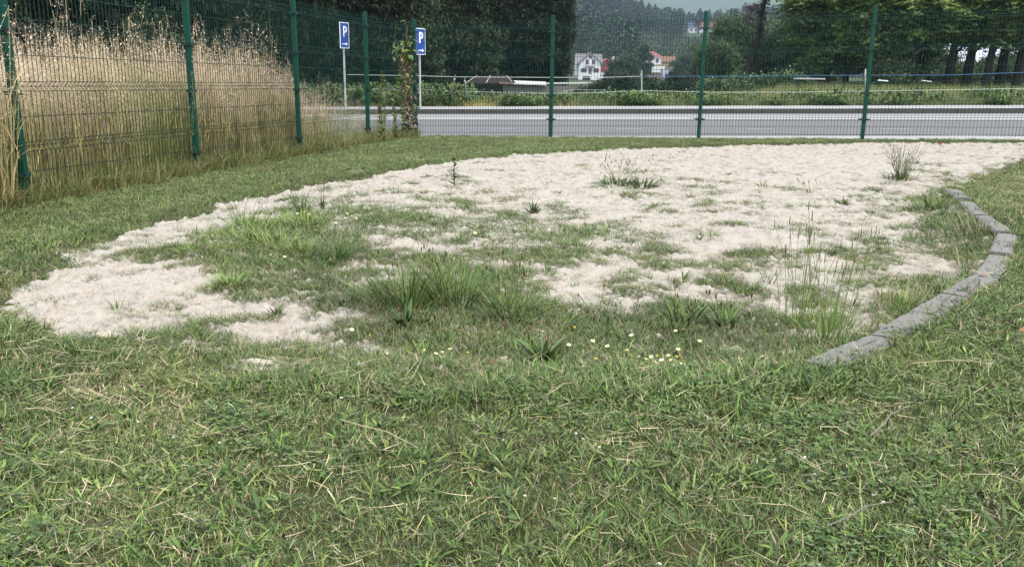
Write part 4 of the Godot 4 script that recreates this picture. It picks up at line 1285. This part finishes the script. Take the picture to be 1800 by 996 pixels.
func build_creeper():
	var a := Vector3(POSTS[4][0], 0, -POSTS[4][1])
	var b := Vector3(POSTS[5][0], 0, -POSTS[5][1])
	var root := a.lerp(b, 0.86)
	root.y = G(root.x, -root.z)
	var t := thing("creeper", root, "climbing creeper, green above and dry brown below, on the fence corner", "climbing plant")
	var ex := (b - a).normalized()
	var ez := Vector3(-ex.z, 0, ex.x)
	var st := MB.new()
	var gl := MB.new()
	var dl := MB.new()
	for k in 19:
		var x := rr(-0.5, 0.2)
		var p := []
		var top := rr(1.3, 2.1)
		for j in 7: p.append(ex * (x * (0.3 + 0.12 * j) + rr(-0.04, 0.04)) + Vector3.UP * (top * j / 6.0) + ez * rr(-0.06, 0.06))
		st.tube(p, p.map(func(_v): return rr(0.003, 0.007)), 4, Color(0.13, 0.09, 0.06))
		for j in 30:
			var q: Vector3 = p[rng.randi() % 7].lerp(p[rng.randi() % 7], 0.15)
			var hgt := q.y / 2.0
			q += ex * rr(-0.07, 0.07) + ez * rr(-0.1, 0.1)
			if rng.randf() < 0.2 + 0.9 * smoothstep(0.45, 0.85, hgt) - 0.3 * float(x > 0.0): 
				blade(gl, q, rr(0, TAU), rr(0.07, 0.13), rr(0.045, 0.07), rr(1.2, 2.7), rr(0.1, 0.6), vary(LIME * 0.8, 0.35), vary(GREEN * 1.1, 0.3), 3, 1.0)
			else:
				blade(dl, q, rr(0, TAU), rr(0.05, 0.09), rr(0.03, 0.05), rr(1.2, 2.8), rr(0.3, 1.4), vary(Color(0.16, 0.125, 0.09), 0.35), vary(Color(0.22, 0.18, 0.13), 0.3), 3, 1.0)
	put("stems", st.mesh(), M.dry, t)
	put("green_leaves", gl.mesh(), M.leaf, t)
	put("dry_leaves", dl.mesh(), M.dry, t)
	# tall leafy weeds beside it
	var lab := ["tall leafy weed climbing the mesh beside the creeper", "leafy weed in front of the road between post and creeper", "tall leafy weed touching the fence post near the creeper", "bindweed with one white flower on the mesh by the post"]
	var i := 0
	for q in [[0.62, 1.35], [0.45, 1.0], [0.14, 1.2], [0.22, 0.85]]:
		var r := a.lerp(b, q[0]) + ez * 0.08
		r.y = G(r.x, -r.z)
		var w := thing("leafy_weed", r, lab[i], "weed", "leafy weeds on the mesh")
		var sm := MB.new()
		var lm := MB.new()
		for k in 4:
			var p := []
			for j in 5: p.append(Vector3(rr(-0.05, 0.05) * j * 0.5, q[1] * rr(0.8, 1.0) * j / 4.0 if j else 0.0, rr(-0.05, 0.05)))
			sm.tube(p, [0.005, 0.004, 0.004, 0.003, 0.002], 4, Color(0.12, 0.13, 0.05))
			for j in 26:
				var s: int = rng.randi() % 4
				blade(lm, p[s].lerp(p[s + 1], rng.randf()), rr(0, TAU), rr(0.05, 0.10), rr(0.03, 0.05), rr(0.8, 2.0), rr(0.2, 0.8), vary(GREEN, 0.3), vary(LIME * 0.8, 0.3), 3, 1.0)
		put("stems", sm.mesh(), M.leaf, w)
		put("leaves", lm.mesh(), M.leaf, w)
		if i == 3:
			var fm := MB.new()
			for k in 6: blade(fm, Vector3(0.02, 0.78, 0.03), k * TAU / 6, 0.045, 0.045, 0.5, 0.8, Color(0.8, 0.8, 0.78), Color(0.85, 0.85, 0.83), 3, 1.0)
			put("flower", fm.mesh(), M.dry, w)
		i += 1

func build_rope_fence():
	var W := 2.6
	var lab := ["reddish leaning stake of the rope fence beside the dry verge grass", "thin greenish stake of the rope fence leaning towards the shed", "pale straight stake of the rope fence where white rope meets blue", "short pale stake of the rope fence behind the slanting street post"]
	var mats := [flat(0.22, 0.13, 0.11), flat(0.14, 0.20, 0.14), flat(0.42, 0.45, 0.40), flat(0.45, 0.45, 0.38)]
	var i := 0
	for q in [[800, 131, 789, 182], [816, 135, 823, 180], [1128, 122, 1127, 184], [1522, 121, 1521, 184]]:
		var top := on_road_line(q[0], q[1], W)
		var b := on_road_line(q[2], q[3], W)
		b.y = terrain_h(b.x, -b.z) - 0.1
		var t := thing("fence_stake", b, lab[i], "stake", "stakes of the rope fence")
		var m := MB.new()
		var e := top - b
		m.tube([Vector3.ZERO, e * 0.5 + Vector3(0.01, 0, 0), e], [0.024, 0.022, 0.018], 7)
		put("pole", m.mesh(), mats[i], t)
		m = MB.new()
		m.bead(e * 0.87, Vector3(0.032, 0.03, 0.032), Color.WHITE)
		put("insulator", m.mesh(), mats[2], t)
		i += 1
	var wht := flat(0.55, 0.58, 0.55, 0.7)
	var blue := flat(0.07, 0.17, 0.32, 0.7)
	lab = ["upper white rope stretched past the ruined shed", "lower white rope sagging along the verge", "blue rope stretched in front of the willows and chestnuts", "thin loose white rope end sagging beside the ruined wall"]
	i = 0
	for q in [[[610, 131], [730, 133], [800, 135], [960, 136], [1060, 136], [1128, 134]], [[600, 156], [740, 157], [822, 161], [960, 164], [1040, 163], [1128, 159], [1250, 162], [1400, 162], [1522, 160], [1660, 158], [1830, 155]],
		[[1128, 134], [1300, 134], [1522, 132], [1660, 132], [1840, 126]], [[990, 160], [1010, 157], [1040, 158], [1064, 158]]]:
		var p := []
		for v in q: p.append(on_road_line(v[0], v[1], W + (0.03 if i != 3 else 0.6)))
		var m := MB.new()
		m.tube(p, p.map(func(_v): return [0.007, 0.006, 0.007, 0.004][i]), 5)
		var o: Vector3 = p[0]
		var t := thing("rope", Vector3.ZERO, lab[i], "rope", "ropes of the rope fence")
		put("strand", m.mesh(), blue if i == 2 else wht, t)
		i += 1

func build_shed():
	var block := grainy([Color(0.20, 0.19, 0.18), Color(0.28, 0.265, 0.25), Color(0.36, 0.345, 0.33)], 1.5, [6, 40], 81, 0.95, 2.0, 256)
	var slate := grainy([Color(0.03, 0.028, 0.026), Color(0.045, 0.042, 0.04), Color(0.07, 0.065, 0.06)], 2.0, [5, 40], 84, 0.9, 2.0, 256)
	var pale := flat(0.55, 0.57, 0.56, 0.8)
	var rust := flat(0.26, 0.16, 0.13, 0.9)
	var D := 56.0
	var o := at(826, 147, D)
	var gy0 := terrain_h(o.x, D)
	var t := thing("ruined_shed", Vector3(o.x, gy0, -D), "low ruined shed with dark tilted roof and grey block lean-to", "shed")
	var k := D / F                                      # metres per pixel there
	var P := func(px: float, py: float, back: float) -> Vector3: return at(px, py, D) - Vector3(o.x, gy0, -D) + Vector3(0, 0, -back)
	var m := MB.new()
	# main roof: front eave lower, ridge behind
	var e0: Vector3 = P.call(818, 147, -0.3)
	var e1: Vector3 = P.call(906, 144, -0.3)
	var r0: Vector3 = P.call(836, 134, 2.2)
	var r1: Vector3 = P.call(894, 134, 2.2)
	m.quad(r0, r1, e1, e0)
	m.quad(e0 - Vector3.UP * 0.08, e1 - Vector3.UP * 0.08, r1 - Vector3.UP * 0.08, r0 - Vector3.UP * 0.08)
	m.quad(e0, e1, e1 - Vector3.UP * 0.08, e0 - Vector3.UP * 0.08)
	m.quad(e1, r1, r1 - Vector3.UP * 0.08, e1 - Vector3.UP * 0.08)
	var roof := put("roof", m.mesh(), slate, t)
	for f in [0.0, 0.42, 0.93]:
		m = MB.new()
		m.tube([r0.lerp(r1, f) + Vector3.UP * 0.03, e0.lerp(e1, f) + Vector3.UP * 0.03], [0.02, 0.02], 6)
		put("batten", m.mesh(), pale, roof)
	m = MB.new()
	m.tube([r0 + Vector3.UP * 0.03, r1 + Vector3.UP * 0.03], [0.028, 0.028], 6)
	put("ridge", m.mesh(), slate, roof)
	var g := -0.4
	var wall := func(called: String, x0: float, x1: float, top: float, back: float, thick: float, mat: Material):
		var a: Vector3 = P.call(x0, top, back)
		var b: Vector3 = P.call(x1, top, back)
		var w := MB.new()
		w.box(Vector3(a.x, g, a.z), Vector3(b.x - a.x, 0, 0), Vector3(0, a.y - g, 0), Vector3(0, 0, -thick))
		put(called, w.mesh(), mat, t)
	wall.call("back_wall", 830, 890, 146, 2.4, 0.2, block)
	wall.call("side_wall", 824, 828, 148, 0.0, 2.4, block)
	wall.call("side_wall", 884, 889, 147, 0.0, 2.4, block)
	wall.call("front_wall", 889.3, 958, 150, 0.0, 0.2, block)
	# lean-to roof, corrugated sheets
	for i in 10:
		var a: Vector3 = P.call(878 + i * 8.3, 144.0 + i * 0.35, -0.35)
		var b: Vector3 = P.call(878 + (i + 1) * 8.3 - 0.3, 144.35 + i * 0.35, -0.35)
		var s := MB.new()
		s.box(a - Vector3.UP * 0.09, b - a, Vector3(0, 0.08, 0), Vector3(0, 0.12, -2.0))
		put("roof_sheet", s.mesh(), rust if i < 3 else pale, t)
	# the long block wall and its coping
	var t2o: Vector3 = at(998, 150, D + 1.5)
	var y2 := terrain_h(t2o.x, D + 1.5)
	var t2 := thing("block_wall", Vector3(t2o.x, y2, t2o.z), "pale grey block wall with white coping running on from the shed", "wall")
	var wx := 40.0 * k
	var wy := t2o.y - y2
	for r in 4:
		for c in 8:
			m = MB.new()
			var bw := 2.0 * wx / 8
			m.box(Vector3(-wx + c * bw + 0.008, -0.3 + r * (wy + 0.3) / 4, 0.1 + rr(-0.006, 0.006)), Vector3(bw - 0.016, 0, 0), Vector3(0, (wy + 0.3) / 4 - 0.014, 0), Vector3(0, 0, -0.2))
			put("block", m.mesh(), block, t2)
	m = MB.new()
	m.box(Vector3(-wx - 1.9, wy + 0.02, 0.16), Vector3(wx * 2 + 2.0, 0.12, 0), Vector3(0, 0.09, 0), Vector3(0, 0, -0.32))
	put("coping", m.mesh(), pale, t2)

# ---- houses
func gable(m: MB, x0: float, x1: float, y0: float, y1: float, z0: float, z1: float):  # roof with its ridge along z
	var c := (x0 + x1) * 0.5
	var u := Vector3.UP * 0.25
	for s in [[x0, c], [x1, c]]:
		var a := Vector3(s[0], y0, z0)
		var b := Vector3(s[1], y1, z0)
		var e := Vector3(s[1], y1, z1)
		var f := Vector3(s[0], y0, z1)
		m.quad(a + u, b + u, e + u, f + u)
		m.quad(a, f, e, b)
		m.quad(a, b, b + u, a + u)
		m.quad(a, a + u, f + u, f)
func window(t: Node3D, frame: Material, pane: Material, x: float, y: float, w: float, h: float, z: float, called := "window"):
	var m := MB.new()
	for q in [[x - w / 2 - 0.1, y, 0.1, h], [x + w / 2, y, 0.1, h], [x - w / 2 - 0.1, y + h, w + 0.2, 0.1], [x - w / 2 - 0.2, y - 0.12, w + 0.4, 0.12], [x - 0.04, y, 0.08, h]]:
		m.box(Vector3(q[0], q[1], z + 0.09), Vector3(q[2], 0, 0), Vector3(0, q[3], 0), Vector3(0, 0, -0.08))
	var o := put(called, m.mesh(), frame, t)
	m = MB.new()
	m.box(Vector3(x - w / 2, y, z + 0.03), Vector3(w, 0, 0), Vector3(0, h, 0), Vector3(0, 0, -0.02))
	put("pane", m.mesh(), pane, o)
func box(called: String, t: Node3D, mat: Material, x: float, y: float, z: float, w: float, h: float, dep: float):   # z is the front
	var m := MB.new()
	m.box(Vector3(x, y, z), Vector3(w, 0, 0), Vector3(0, h, 0), Vector3(0, 0, -dep))
	return put(called, m.mesh(), mat, t)
# a ground floor with a garage open to the front: pieces of wall round a hollow
func open_base(t: Node3D, mat: Material, x0: float, x1: float, y0: float, y1: float, z: float, dep: float, a: float, b: float, c: float, d: float):
	box("base_wall", t, mat, x0, y0, z, a - x0, y1 - y0, dep)
	box("base_wall", t, mat, b, y0, z, x1 - b, y1 - y0, dep)
	box("lintel", t, mat, a + 0.003, d, z - 0.01, b - a - 0.006, y1 - d - 0.004, dep - 0.02)
	box("garage_floor", t, mat, a + 0.003, y0, z - 0.01, b - a - 0.006, c - y0, dep - 0.02)
	box("garage_back_wall", t, mat, a + 0.003, c + 0.003, z - dep + 0.6, b - a - 0.006, d - c - 0.006, 0.3)
func build_houses():
	var white := flat(0.54, 0.56, 0.58, 0.9)
	var slate := flat(0.17, 0.16, 0.17, 0.9)
	var tile := flat(0.27, 0.115, 0.10, 0.9)
	var redw := flat(0.26, 0.05, 0.045, 0.9)
	var glass := flat(0.03, 0.04, 0.05, 0.15, 0.6)
	var brown := flat(0.16, 0.08, 0.05, 0.8)
	var stone := flat(0.26, 0.20, 0.15, 0.95)
	var D := 290.0
	var k := D / F
	var p := at(1037, 131, D)
	var t := thing("gabled_house", p, "white house with grey roof, front gable and balcony across the valley", "house")
	box("wall", t, white, -3.5, 0, 0, 7.0, 3.6, 8.0)
	box("wing_wall", t, white, -4.6, -0.4, -2.0, 1.1, 3.2, 6.0)
	var m := MB.new()
	m.tri(Vector3(-3.5, 3.6, 0), Vector3(0.0, 6.6, 0), Vector3(3.5, 3.6, 0))
	put("gable_wall", m.mesh(), white, t)
	m = MB.new()
	gable(m, -4.1, 4.1, 3.2, 6.7, 0.6, -8.4)
	put("roof", m.mesh(), slate, t)
	m = MB.new()
	m.quad(Vector3(-5.0, 2.9, -1.0), Vector3(4.2, 2.9, -1.0), Vector3(4.2, 6.6, -4.5), Vector3(-4.6, 6.6, -4.5))
	m.quad(Vector3(-4.6, 6.6, -4.6), Vector3(4.2, 6.6, -4.6), Vector3(4.2, 2.9, -8.6), Vector3(-5.0, 2.9, -8.6))
	put("main_roof", m.mesh(), slate, t)
	window(t, brown, glass, -1.0, 3.3, 0.75, 1.3, 0)
	window(t, brown, glass, 1.0, 3.3, 0.75, 1.3, 0)
	window(t, brown, glass, 0.0, 5.1, 0.6, 0.8, 0)
	window(t, brown, glass, -2.0, 0.8, 1.5, 1.1, 0)
	window(t, brown, glass, 2.0, 0.8, 1.5, 1.1, 0)
	box("door", t, brown, -0.45, 0.2, 0.06, 0.9, 2.0, 0.05)
	box("balcony", t, white, -1.7, 2.75, 1.0, 3.4, 0.18, 1.0)
	for x in [-1.65, -1.1, -0.55, 0.0, 0.55, 1.1, 1.6]: box("baluster", t, brown, x, 2.95, 0.95, 0.07, 0.8, 0.07)
	open_base(t, white, -3.6, 3.6, -3.6, -0.05, 0.3, 7.0, -2.4, 0.2, -2.4, -0.5)
	# red house next door
	p = at(1066, 132, D + 6)
	t = thing("red_house", p, "red house with white chimney next to the white gabled house", "house")
	box("wall", t, redw, -2.2, 0.9, 0, 4.4, 2.6, 7)
	m = MB.new()
	m.tri(Vector3(-2.2, 3.5, 0), Vector3(0, 5.0, 0), Vector3(2.2, 3.5, 0))
	put("gable_wall", m.mesh(), redw, t)
	m = MB.new()
	gable(m, -2.8, 2.9, 3.1, 5.1, 0.5, -7.5)
	put("roof", m.mesh(), tile, t)
	box("chimney", t, white, 1.9, 4.0, -2, 0.7, 2.0, 0.7)
	window(t, brown, glass, -1.0, 2.9, 1.0, 0.8, 0)
	window(t, brown, glass, 0.6, 2.9, 1.0, 0.8, 0)
	open_base(t, white, -2.1, 2.1, -3.0, 0.8, 0.2, 6.0, -0.9, 1.2, -1.6, 0.0)
	# white villa with red hip roof
	D = 310.0
	p = at(1149, 113, D)
	t = thing("villa", p, "white villa with red hipped roof above a terrace", "house")
	box("wall", t, white, -2.6, 0, 0, 5.2, 2.6, 6)
	m = MB.new()
	var a := Vector3(-3.0, 2.5, 0.5)
	var b := Vector3(3.1, 2.5, 0.5)
	var c := Vector3(3.1, 2.5, -6.5)
	var d := Vector3(-3.0, 2.5, -6.5)
	var r := Vector3(-0.9, 4.3, -2.6)
	var s := Vector3(0.7, 4.3, -3.4)
	m.quad(a, r, s, b)
	m.tri(b, s, c)
	m.quad(c, s, r, d)
	m.tri(d, r, a)
	put("roof", m.mesh(), tile, t)
	window(t, brown, glass, -1.3, 0.7, 0.8, 1.1, 0)
	window(t, brown, glass, 1.2, 0.7, 0.8, 1.1, 0)
	box("terrace", t, white, -3.9, -0.6, 2.0, 2.2, 1.2, 3)
	box("terrace_wall", t, stone, -2.2, -0.62, 2.2, 6.0, 0.6, 3)
	box("lower_wall", t, white, -0.9, -2.7, 2.4, 4.4, 2.06, 3)
	box("door", t, brown, 2.3, -2.5, 2.46, 0.5, 1.1, 0.05)
	box("foundation", t, stone, -2.0, -5.5, 1.9, 5.0, 4.9, 3)
	p = at(1178, 126, D - 10)
	t = thing("sloping_wall", p, "bluish grey ramp wall leading up to the villa", "wall")
	m = MB.new()
	for i in 8: m.box(Vector3(-2.6 + i * 0.7, -4.0, 0.2), Vector3(0.69, 0, 0), Vector3(0, 4.3 + i * 0.18, 0), Vector3(0, 0, -0.4))
	put("wall_face", m.mesh(), flat(0.30, 0.34, 0.42, 0.9), t)
	# brown roofed barn beside the villa
	p = at(1176, 114, D + 12)
	t = thing("barn", p, "low brown barn between the villa and the round bush", "house")
	box("wall", t, stone, -2.4, -3, 0, 5.0, 4.2, 5)
	m = MB.new()
	m.quad(Vector3(-2.6, 1.1, 0.4), Vector3(2.8, 1.1, 0.4), Vector3(2.6, 3.0, -3), Vector3(-2.6, 3.0, -3))
	put("roof", m.mesh(), brown, t)
	p = at(1220, 121, 300)
	t = thing("small_house", p, "small white house with red roof half hidden beside the round bush", "house")
	box("wall", t, white, -1.6, -3, 0, 3.4, 5.4, 4)
	m = MB.new()
	gable(m, -2.0, 2.2, 2.2, 3.3, 0.4, -4.4)
	put("roof", m.mesh(), tile, t)
	window(t, brown, glass, -0.4, 0.6, 0.8, 0.9, 0)
	# village on the slope
	D = 520.0
	var rows := [[1219, 56, 6.0, 2.6, 3.0, "white village house with dark blue grey roof on the wooded slope", flat(0.07, 0.09, 0.13)], [1234, 55, 5.4, 2.6, 2.4, "white village house with red roof behind the street fence post", tile],
		[1259, 55, 6.6, 2.8, 2.4, "village house with red roof rising above the willow", tile], [1338, 50, 2.8, 3.2, 1.4, "narrow white village house seen past the ivy trunk", tile], [1158, 70, 4.0, 1.6, 1.0, "small pale hut among trees on the slope", slate], [1350, 52, 4.0, 1.6, 1.4, "low grey village house beside the narrow white one", slate]]
	for q in rows:
		var dd := 420.0
		while dd < 690.0 and at(q[0], q[1], dd).y > terrain_h(at(q[0], q[1], dd).x, dd): dd += 4.0
		p = at(q[0], q[1], dd)
		t = thing("village_house", p, q[5], "house", "houses on the wooded slope")
		t.scale = Vector3.ONE * dd / D
		box("wall", t, white, -q[2] / 2, -4, 0, q[2], q[3] + 4, 5)
		m = MB.new()
		m.quad(Vector3(-q[2] / 2 - 0.4, q[3], 0.4), Vector3(q[2] / 2 + 0.4, q[3], 0.4), Vector3(q[2] / 2 - 0.6, q[3] + q[4], -2.5), Vector3(-q[2] / 2 + 0.6, q[3] + q[4], -2.5))
		m.quad(Vector3(-q[2] / 2 + 0.6, q[3] + q[4], -2.5), Vector3(q[2] / 2 - 0.6, q[3] + q[4], -2.5), Vector3(q[2] / 2 + 0.4, q[3], -5.4), Vector3(-q[2] / 2 - 0.4, q[3], -5.4))
		m.tri(Vector3(q[2] / 2 + 0.4, q[3], 0.4), Vector3(q[2] / 2 + 0.4, q[3], -5.4), Vector3(q[2] / 2 - 0.6, q[3] + q[4], -2.5))
		m.tri(Vector3(-q[2] / 2 - 0.4, q[3], -5.4), Vector3(-q[2] / 2 - 0.4, q[3], 0.4), Vector3(-q[2] / 2 + 0.6, q[3] + q[4], -2.5))
		put("roof", m.mesh(), q[6], t)
		window(t, brown, glass, -q[2] * 0.2, 0.6, 0.8, 1.0, 0)
		if q[2] > 4: window(t, brown, glass, q[2] * 0.22, 0.6, 0.8, 1.0, 0)

func build_verge():
	# tall weeds between pavement and rope fence
	var ms := [clump("long"), clump("long"), clump("long")]
	var herb := MB.new()
	for k in 60:
		var o := Vector3(rr(-0.3, 0.3), rr(0.02, 0.4), rr(-0.3, 0.3))
		var c := vary(pick([GREEN, DEEP, GREEN * 0.8, LIME * 0.8]), 0.3)
		blade(herb, o, rr(0, TAU), rr(0.06, 0.14), rr(0.03, 0.06), rr(0.4, 1.8), rr(0.2, 0.8), c, c, 3, 1.0)
	var hm := herb.mesh()
	var xs := [[], [], [], []]
	var cs := [[], [], [], []]
	for n in 9000:
		var w := 1.95 + 9.0 * pow(rng.randf(), 1.6)
		var tt := rr(-9, 26)
		var p := road_pt(tt, w)
		var e := nz.get_noise_2d(p.x * 9, p.y * 9)
		var y := terrain_h(p.x, p.y)
		if e + rr(-0.25, 0.25) > 0.12 and w < 6:
			xs[3].append(on(p.x, p.y, y - 0.03, rr(0.4, 0.8) * (1.0 + e)))
			cs[3].append(Color(1, 1, 1) * rr(0.7, 1.1))
		else:
			var dry := smoothstep(3.0, 0.5, absf(tt - 2.2)) * smoothstep(3.0, 2.0, w)
			xs[n % 3].append(on(p.x, p.y, y - 0.02, rr(0.5, 0.95) * (1.0 if w < 4 else 0.8)))
			cs[n % 3].append(Color(1, 1, 1).lerp(Color(3.2, 2.2, 2.0), dry) * rr(0.8, 1.1))
	for i in 3: tag(multi("verge_grass", ms[i], M.leaf, xs[i], cs[i]), "rough tall grass on the far verge", "grass", "", "stuff")
	tag(multi("verge_weeds", hm, M.leaf, xs[3], cs[3]), "leafy weeds along the far verge", "weeds", "", "stuff")
	# meadow grass beyond
	var mx := []
	var mc := []
	for n in 9000:
		var d := rr(30, 58)
		var x := rr(-0.1, 0.62) * d
		if road_w(x, d) < 4.0: continue
		mx.append(on(x, d, terrain_h(x, d) - 0.02, rr(0.7, 1.2)))
		mc.append(Color(1.05, 1.05, 0.95) * rr(0.75, 1.15))
	tag(multi("meadow_grass", ms[0], M.leaf, mx, mc), "meadow grass under the distant trees", "grass", "", "stuff")
	# rough cover between the road and the dark trees on the left
	mx = []
	mc = []
	for n in 2500:
		var d := rr(26.5, 40)
		var x := rr(-0.65, -0.05) * d
		if road_w(x, d) < 2.0: continue
		mx.append(on(x, d, terrain_h(x, d) - 0.02, rr(0.8, 1.6)))
		mc.append(Color(1, 1, 1) * rr(0.5, 0.9))
	tag(multi("thicket", hm, M.leaf, mx, mc), "dark leafy undergrowth in front of the trees behind the oats", "undergrowth", "", "stuff")

func build_forest():
	# far wooded hillsides read as one mass
	var ms := []
	for v in 4:
		var m := MB.new()
		var tall := v < 2
		var h := 15.0 if tall else 9.0
		m.tube([Vector3(0, -1, 0), Vector3(0, h * 0.8, 0)], [0.22, 0.08], 5, Color(0.16, 0.14, 0.12))
		for k in 230:
			var f := pow(rng.randf(), 0.8)
			var y := lerpf(h * (0.28 if tall else 0.1), h, f)
			var rad := (2.1 if tall else 3.4) * sin(PI * clampf(0.12 + 0.86 * f, 0, 1)) * sqrt(rng.randf()) + 0.15
			var a := rr(0, TAU)
			var c := vary(Color(0.036, 0.060, 0.024) if tall else Color(0.062, 0.092, 0.030), 0.4)
			blade(m, Vector3(cos(a) * rad, y, sin(a) * rad), rr(0, TAU), rr(0.7, 1.3), rr(0.5, 0.9), rr(0.6, 2.3), rr(0.1, 0.8), c, c, 2, 1.0)
		ms.append(m.mesh())
	var xs := [[], [], [], []]
	var cs := [[], [], [], []]
	for n in 9000:
		var d := sqrt(rr(300.0 * 300, 900.0 * 900))
		var u := rr(-0.25, 0.44)
		var x := u * d
		var y := terrain_h(x, d)
		var px := project(Vector3(x, y, -d))
		var village := px.x > 1120 and px.x < 1380 and d < 560
		if village and d < 330 and px.x < 1235: continue
		if px.x > 1000 and px.x < 1085 and d < 330: continue
		if px.x > 1200 and px.x < 1278 and d < 690 and px.y > 56 and project(Vector3(x, y + 7.5, -d)).y < 57: continue
		if px.x > 1200 and px.x < 1278 and px.y <= 57 and px.y > 44 and d < 705: continue
		var k := (2 + n % 2) if village or rng.randf() < 0.25 else n % 2
		var s := rr(0.7, 1.2) * (0.62 if village else 1.0)
		if d < 360 and px.x < 1100: s *= 0.8
		xs[k].append(Transform3D(Basis(Vector3.UP, rr(0, TAU)).scaled(Vector3(s * rr(0.9, 1.2), s, s)), Vector3(x, y, -d)))
		cs[k].append(Color(1, 1, 1) * rr(0.7, 1.3))
	for i in 4: tag(multi("hillside_forest", ms[i], M.foliage, xs[i], cs[i]), "far wooded hillside across the valley", "forest", "", "stuff")
func _ready():
	# camera
	var cam := Camera3D.new()
	cam.name = "camera"
	add_child(cam)
	cam.transform = Transform3D(cam_basis, EYE)
	cam.fov = rad_to_deg(2.0 * atan(498.0 / F))
	cam.far = 6000.0
	cam.near = 0.05
	cam.current = true
	# sky, soft sun, exposure, haze
	var sky_mat := ProceduralSkyMaterial.new()
	sky_mat.sky_top_color = Color(0.85, 0.88, 0.93)
	sky_mat.sky_horizon_color = Color(0.92, 0.94, 0.96)
	sky_mat.ground_bottom_color = Color(0.35, 0.38, 0.30)
	sky_mat.ground_horizon_color = Color(0.80, 0.84, 0.88)
	sky_mat.sun_angle_max = 1.0
	var sky := Sky.new()
	sky.sky_material = sky_mat
	var env := Environment.new()
	env.background_mode = Environment.BG_SKY
	env.sky = sky
	env.tonemap_mode = Environment.TONE_MAPPER_LINEAR
	env.tonemap_exposure = 2.7
	env.sdfgi_enabled = true
	env.ssao_enabled = true
	env.ssil_enabled = true
	env.fog_enabled = true
	env.fog_density = 0.0002
	env.fog_light_color = Color(0.75, 0.84, 0.95)
	var we := WorldEnvironment.new()
	we.name = "environment"
	we.environment = env
	add_child(we)
	var sun := DirectionalLight3D.new()
	sun.name = "sun"
	add_child(sun)
	sun.light_energy = 0.5
	sun.light_angular_distance = 14.0
	sun.light_color = Color(1.0, 0.96, 0.90)
	sun.shadow_enabled = true
	sun.rotation_degrees = Vector3(-58, 40, 0)
	rng.seed = 20240611
	nz.seed = 5
	nz.frequency = 0.05
	nz.fractal_octaves = 3
	nz2.seed = 17
	nz2.frequency = 0.05
	nz2.fractal_octaves = 2
	# outline of the sand
	for q in [[20, 545], [40, 505], [110, 445], [200, 415], [300, 385], [420, 350], [560, 325], [700, 300], [760, 290], [900, 272], [1060, 264], [1300, 256], [1560, 251], [1800, 251], [2000, 252], [2000, 272], [1800, 281], [1740, 300], [1690, 322], [1658, 338],
		[1685, 360], [1712, 384], [1747, 414], [1752, 419], [1737, 450], [1709, 493], [1652, 523], [1597, 558], [1525, 598], [1416, 644], [1350, 652], [1200, 657], [1000, 661], [880, 660], [700, 656], [500, 650], [420, 644], [330, 624], [210, 604], [100, 578], [40, 560]]:
		var p := gnd(q[0], q[1])
		poly.append(Vector2(p.x, -p.z))
	make_sd()
	print("setting")
	build_setting()
	build_fence()
	build_edging()
	print("grass")
	build_grass()
	print("plants")
	build_plants()
	print("background")
	build_background()
	print("done")
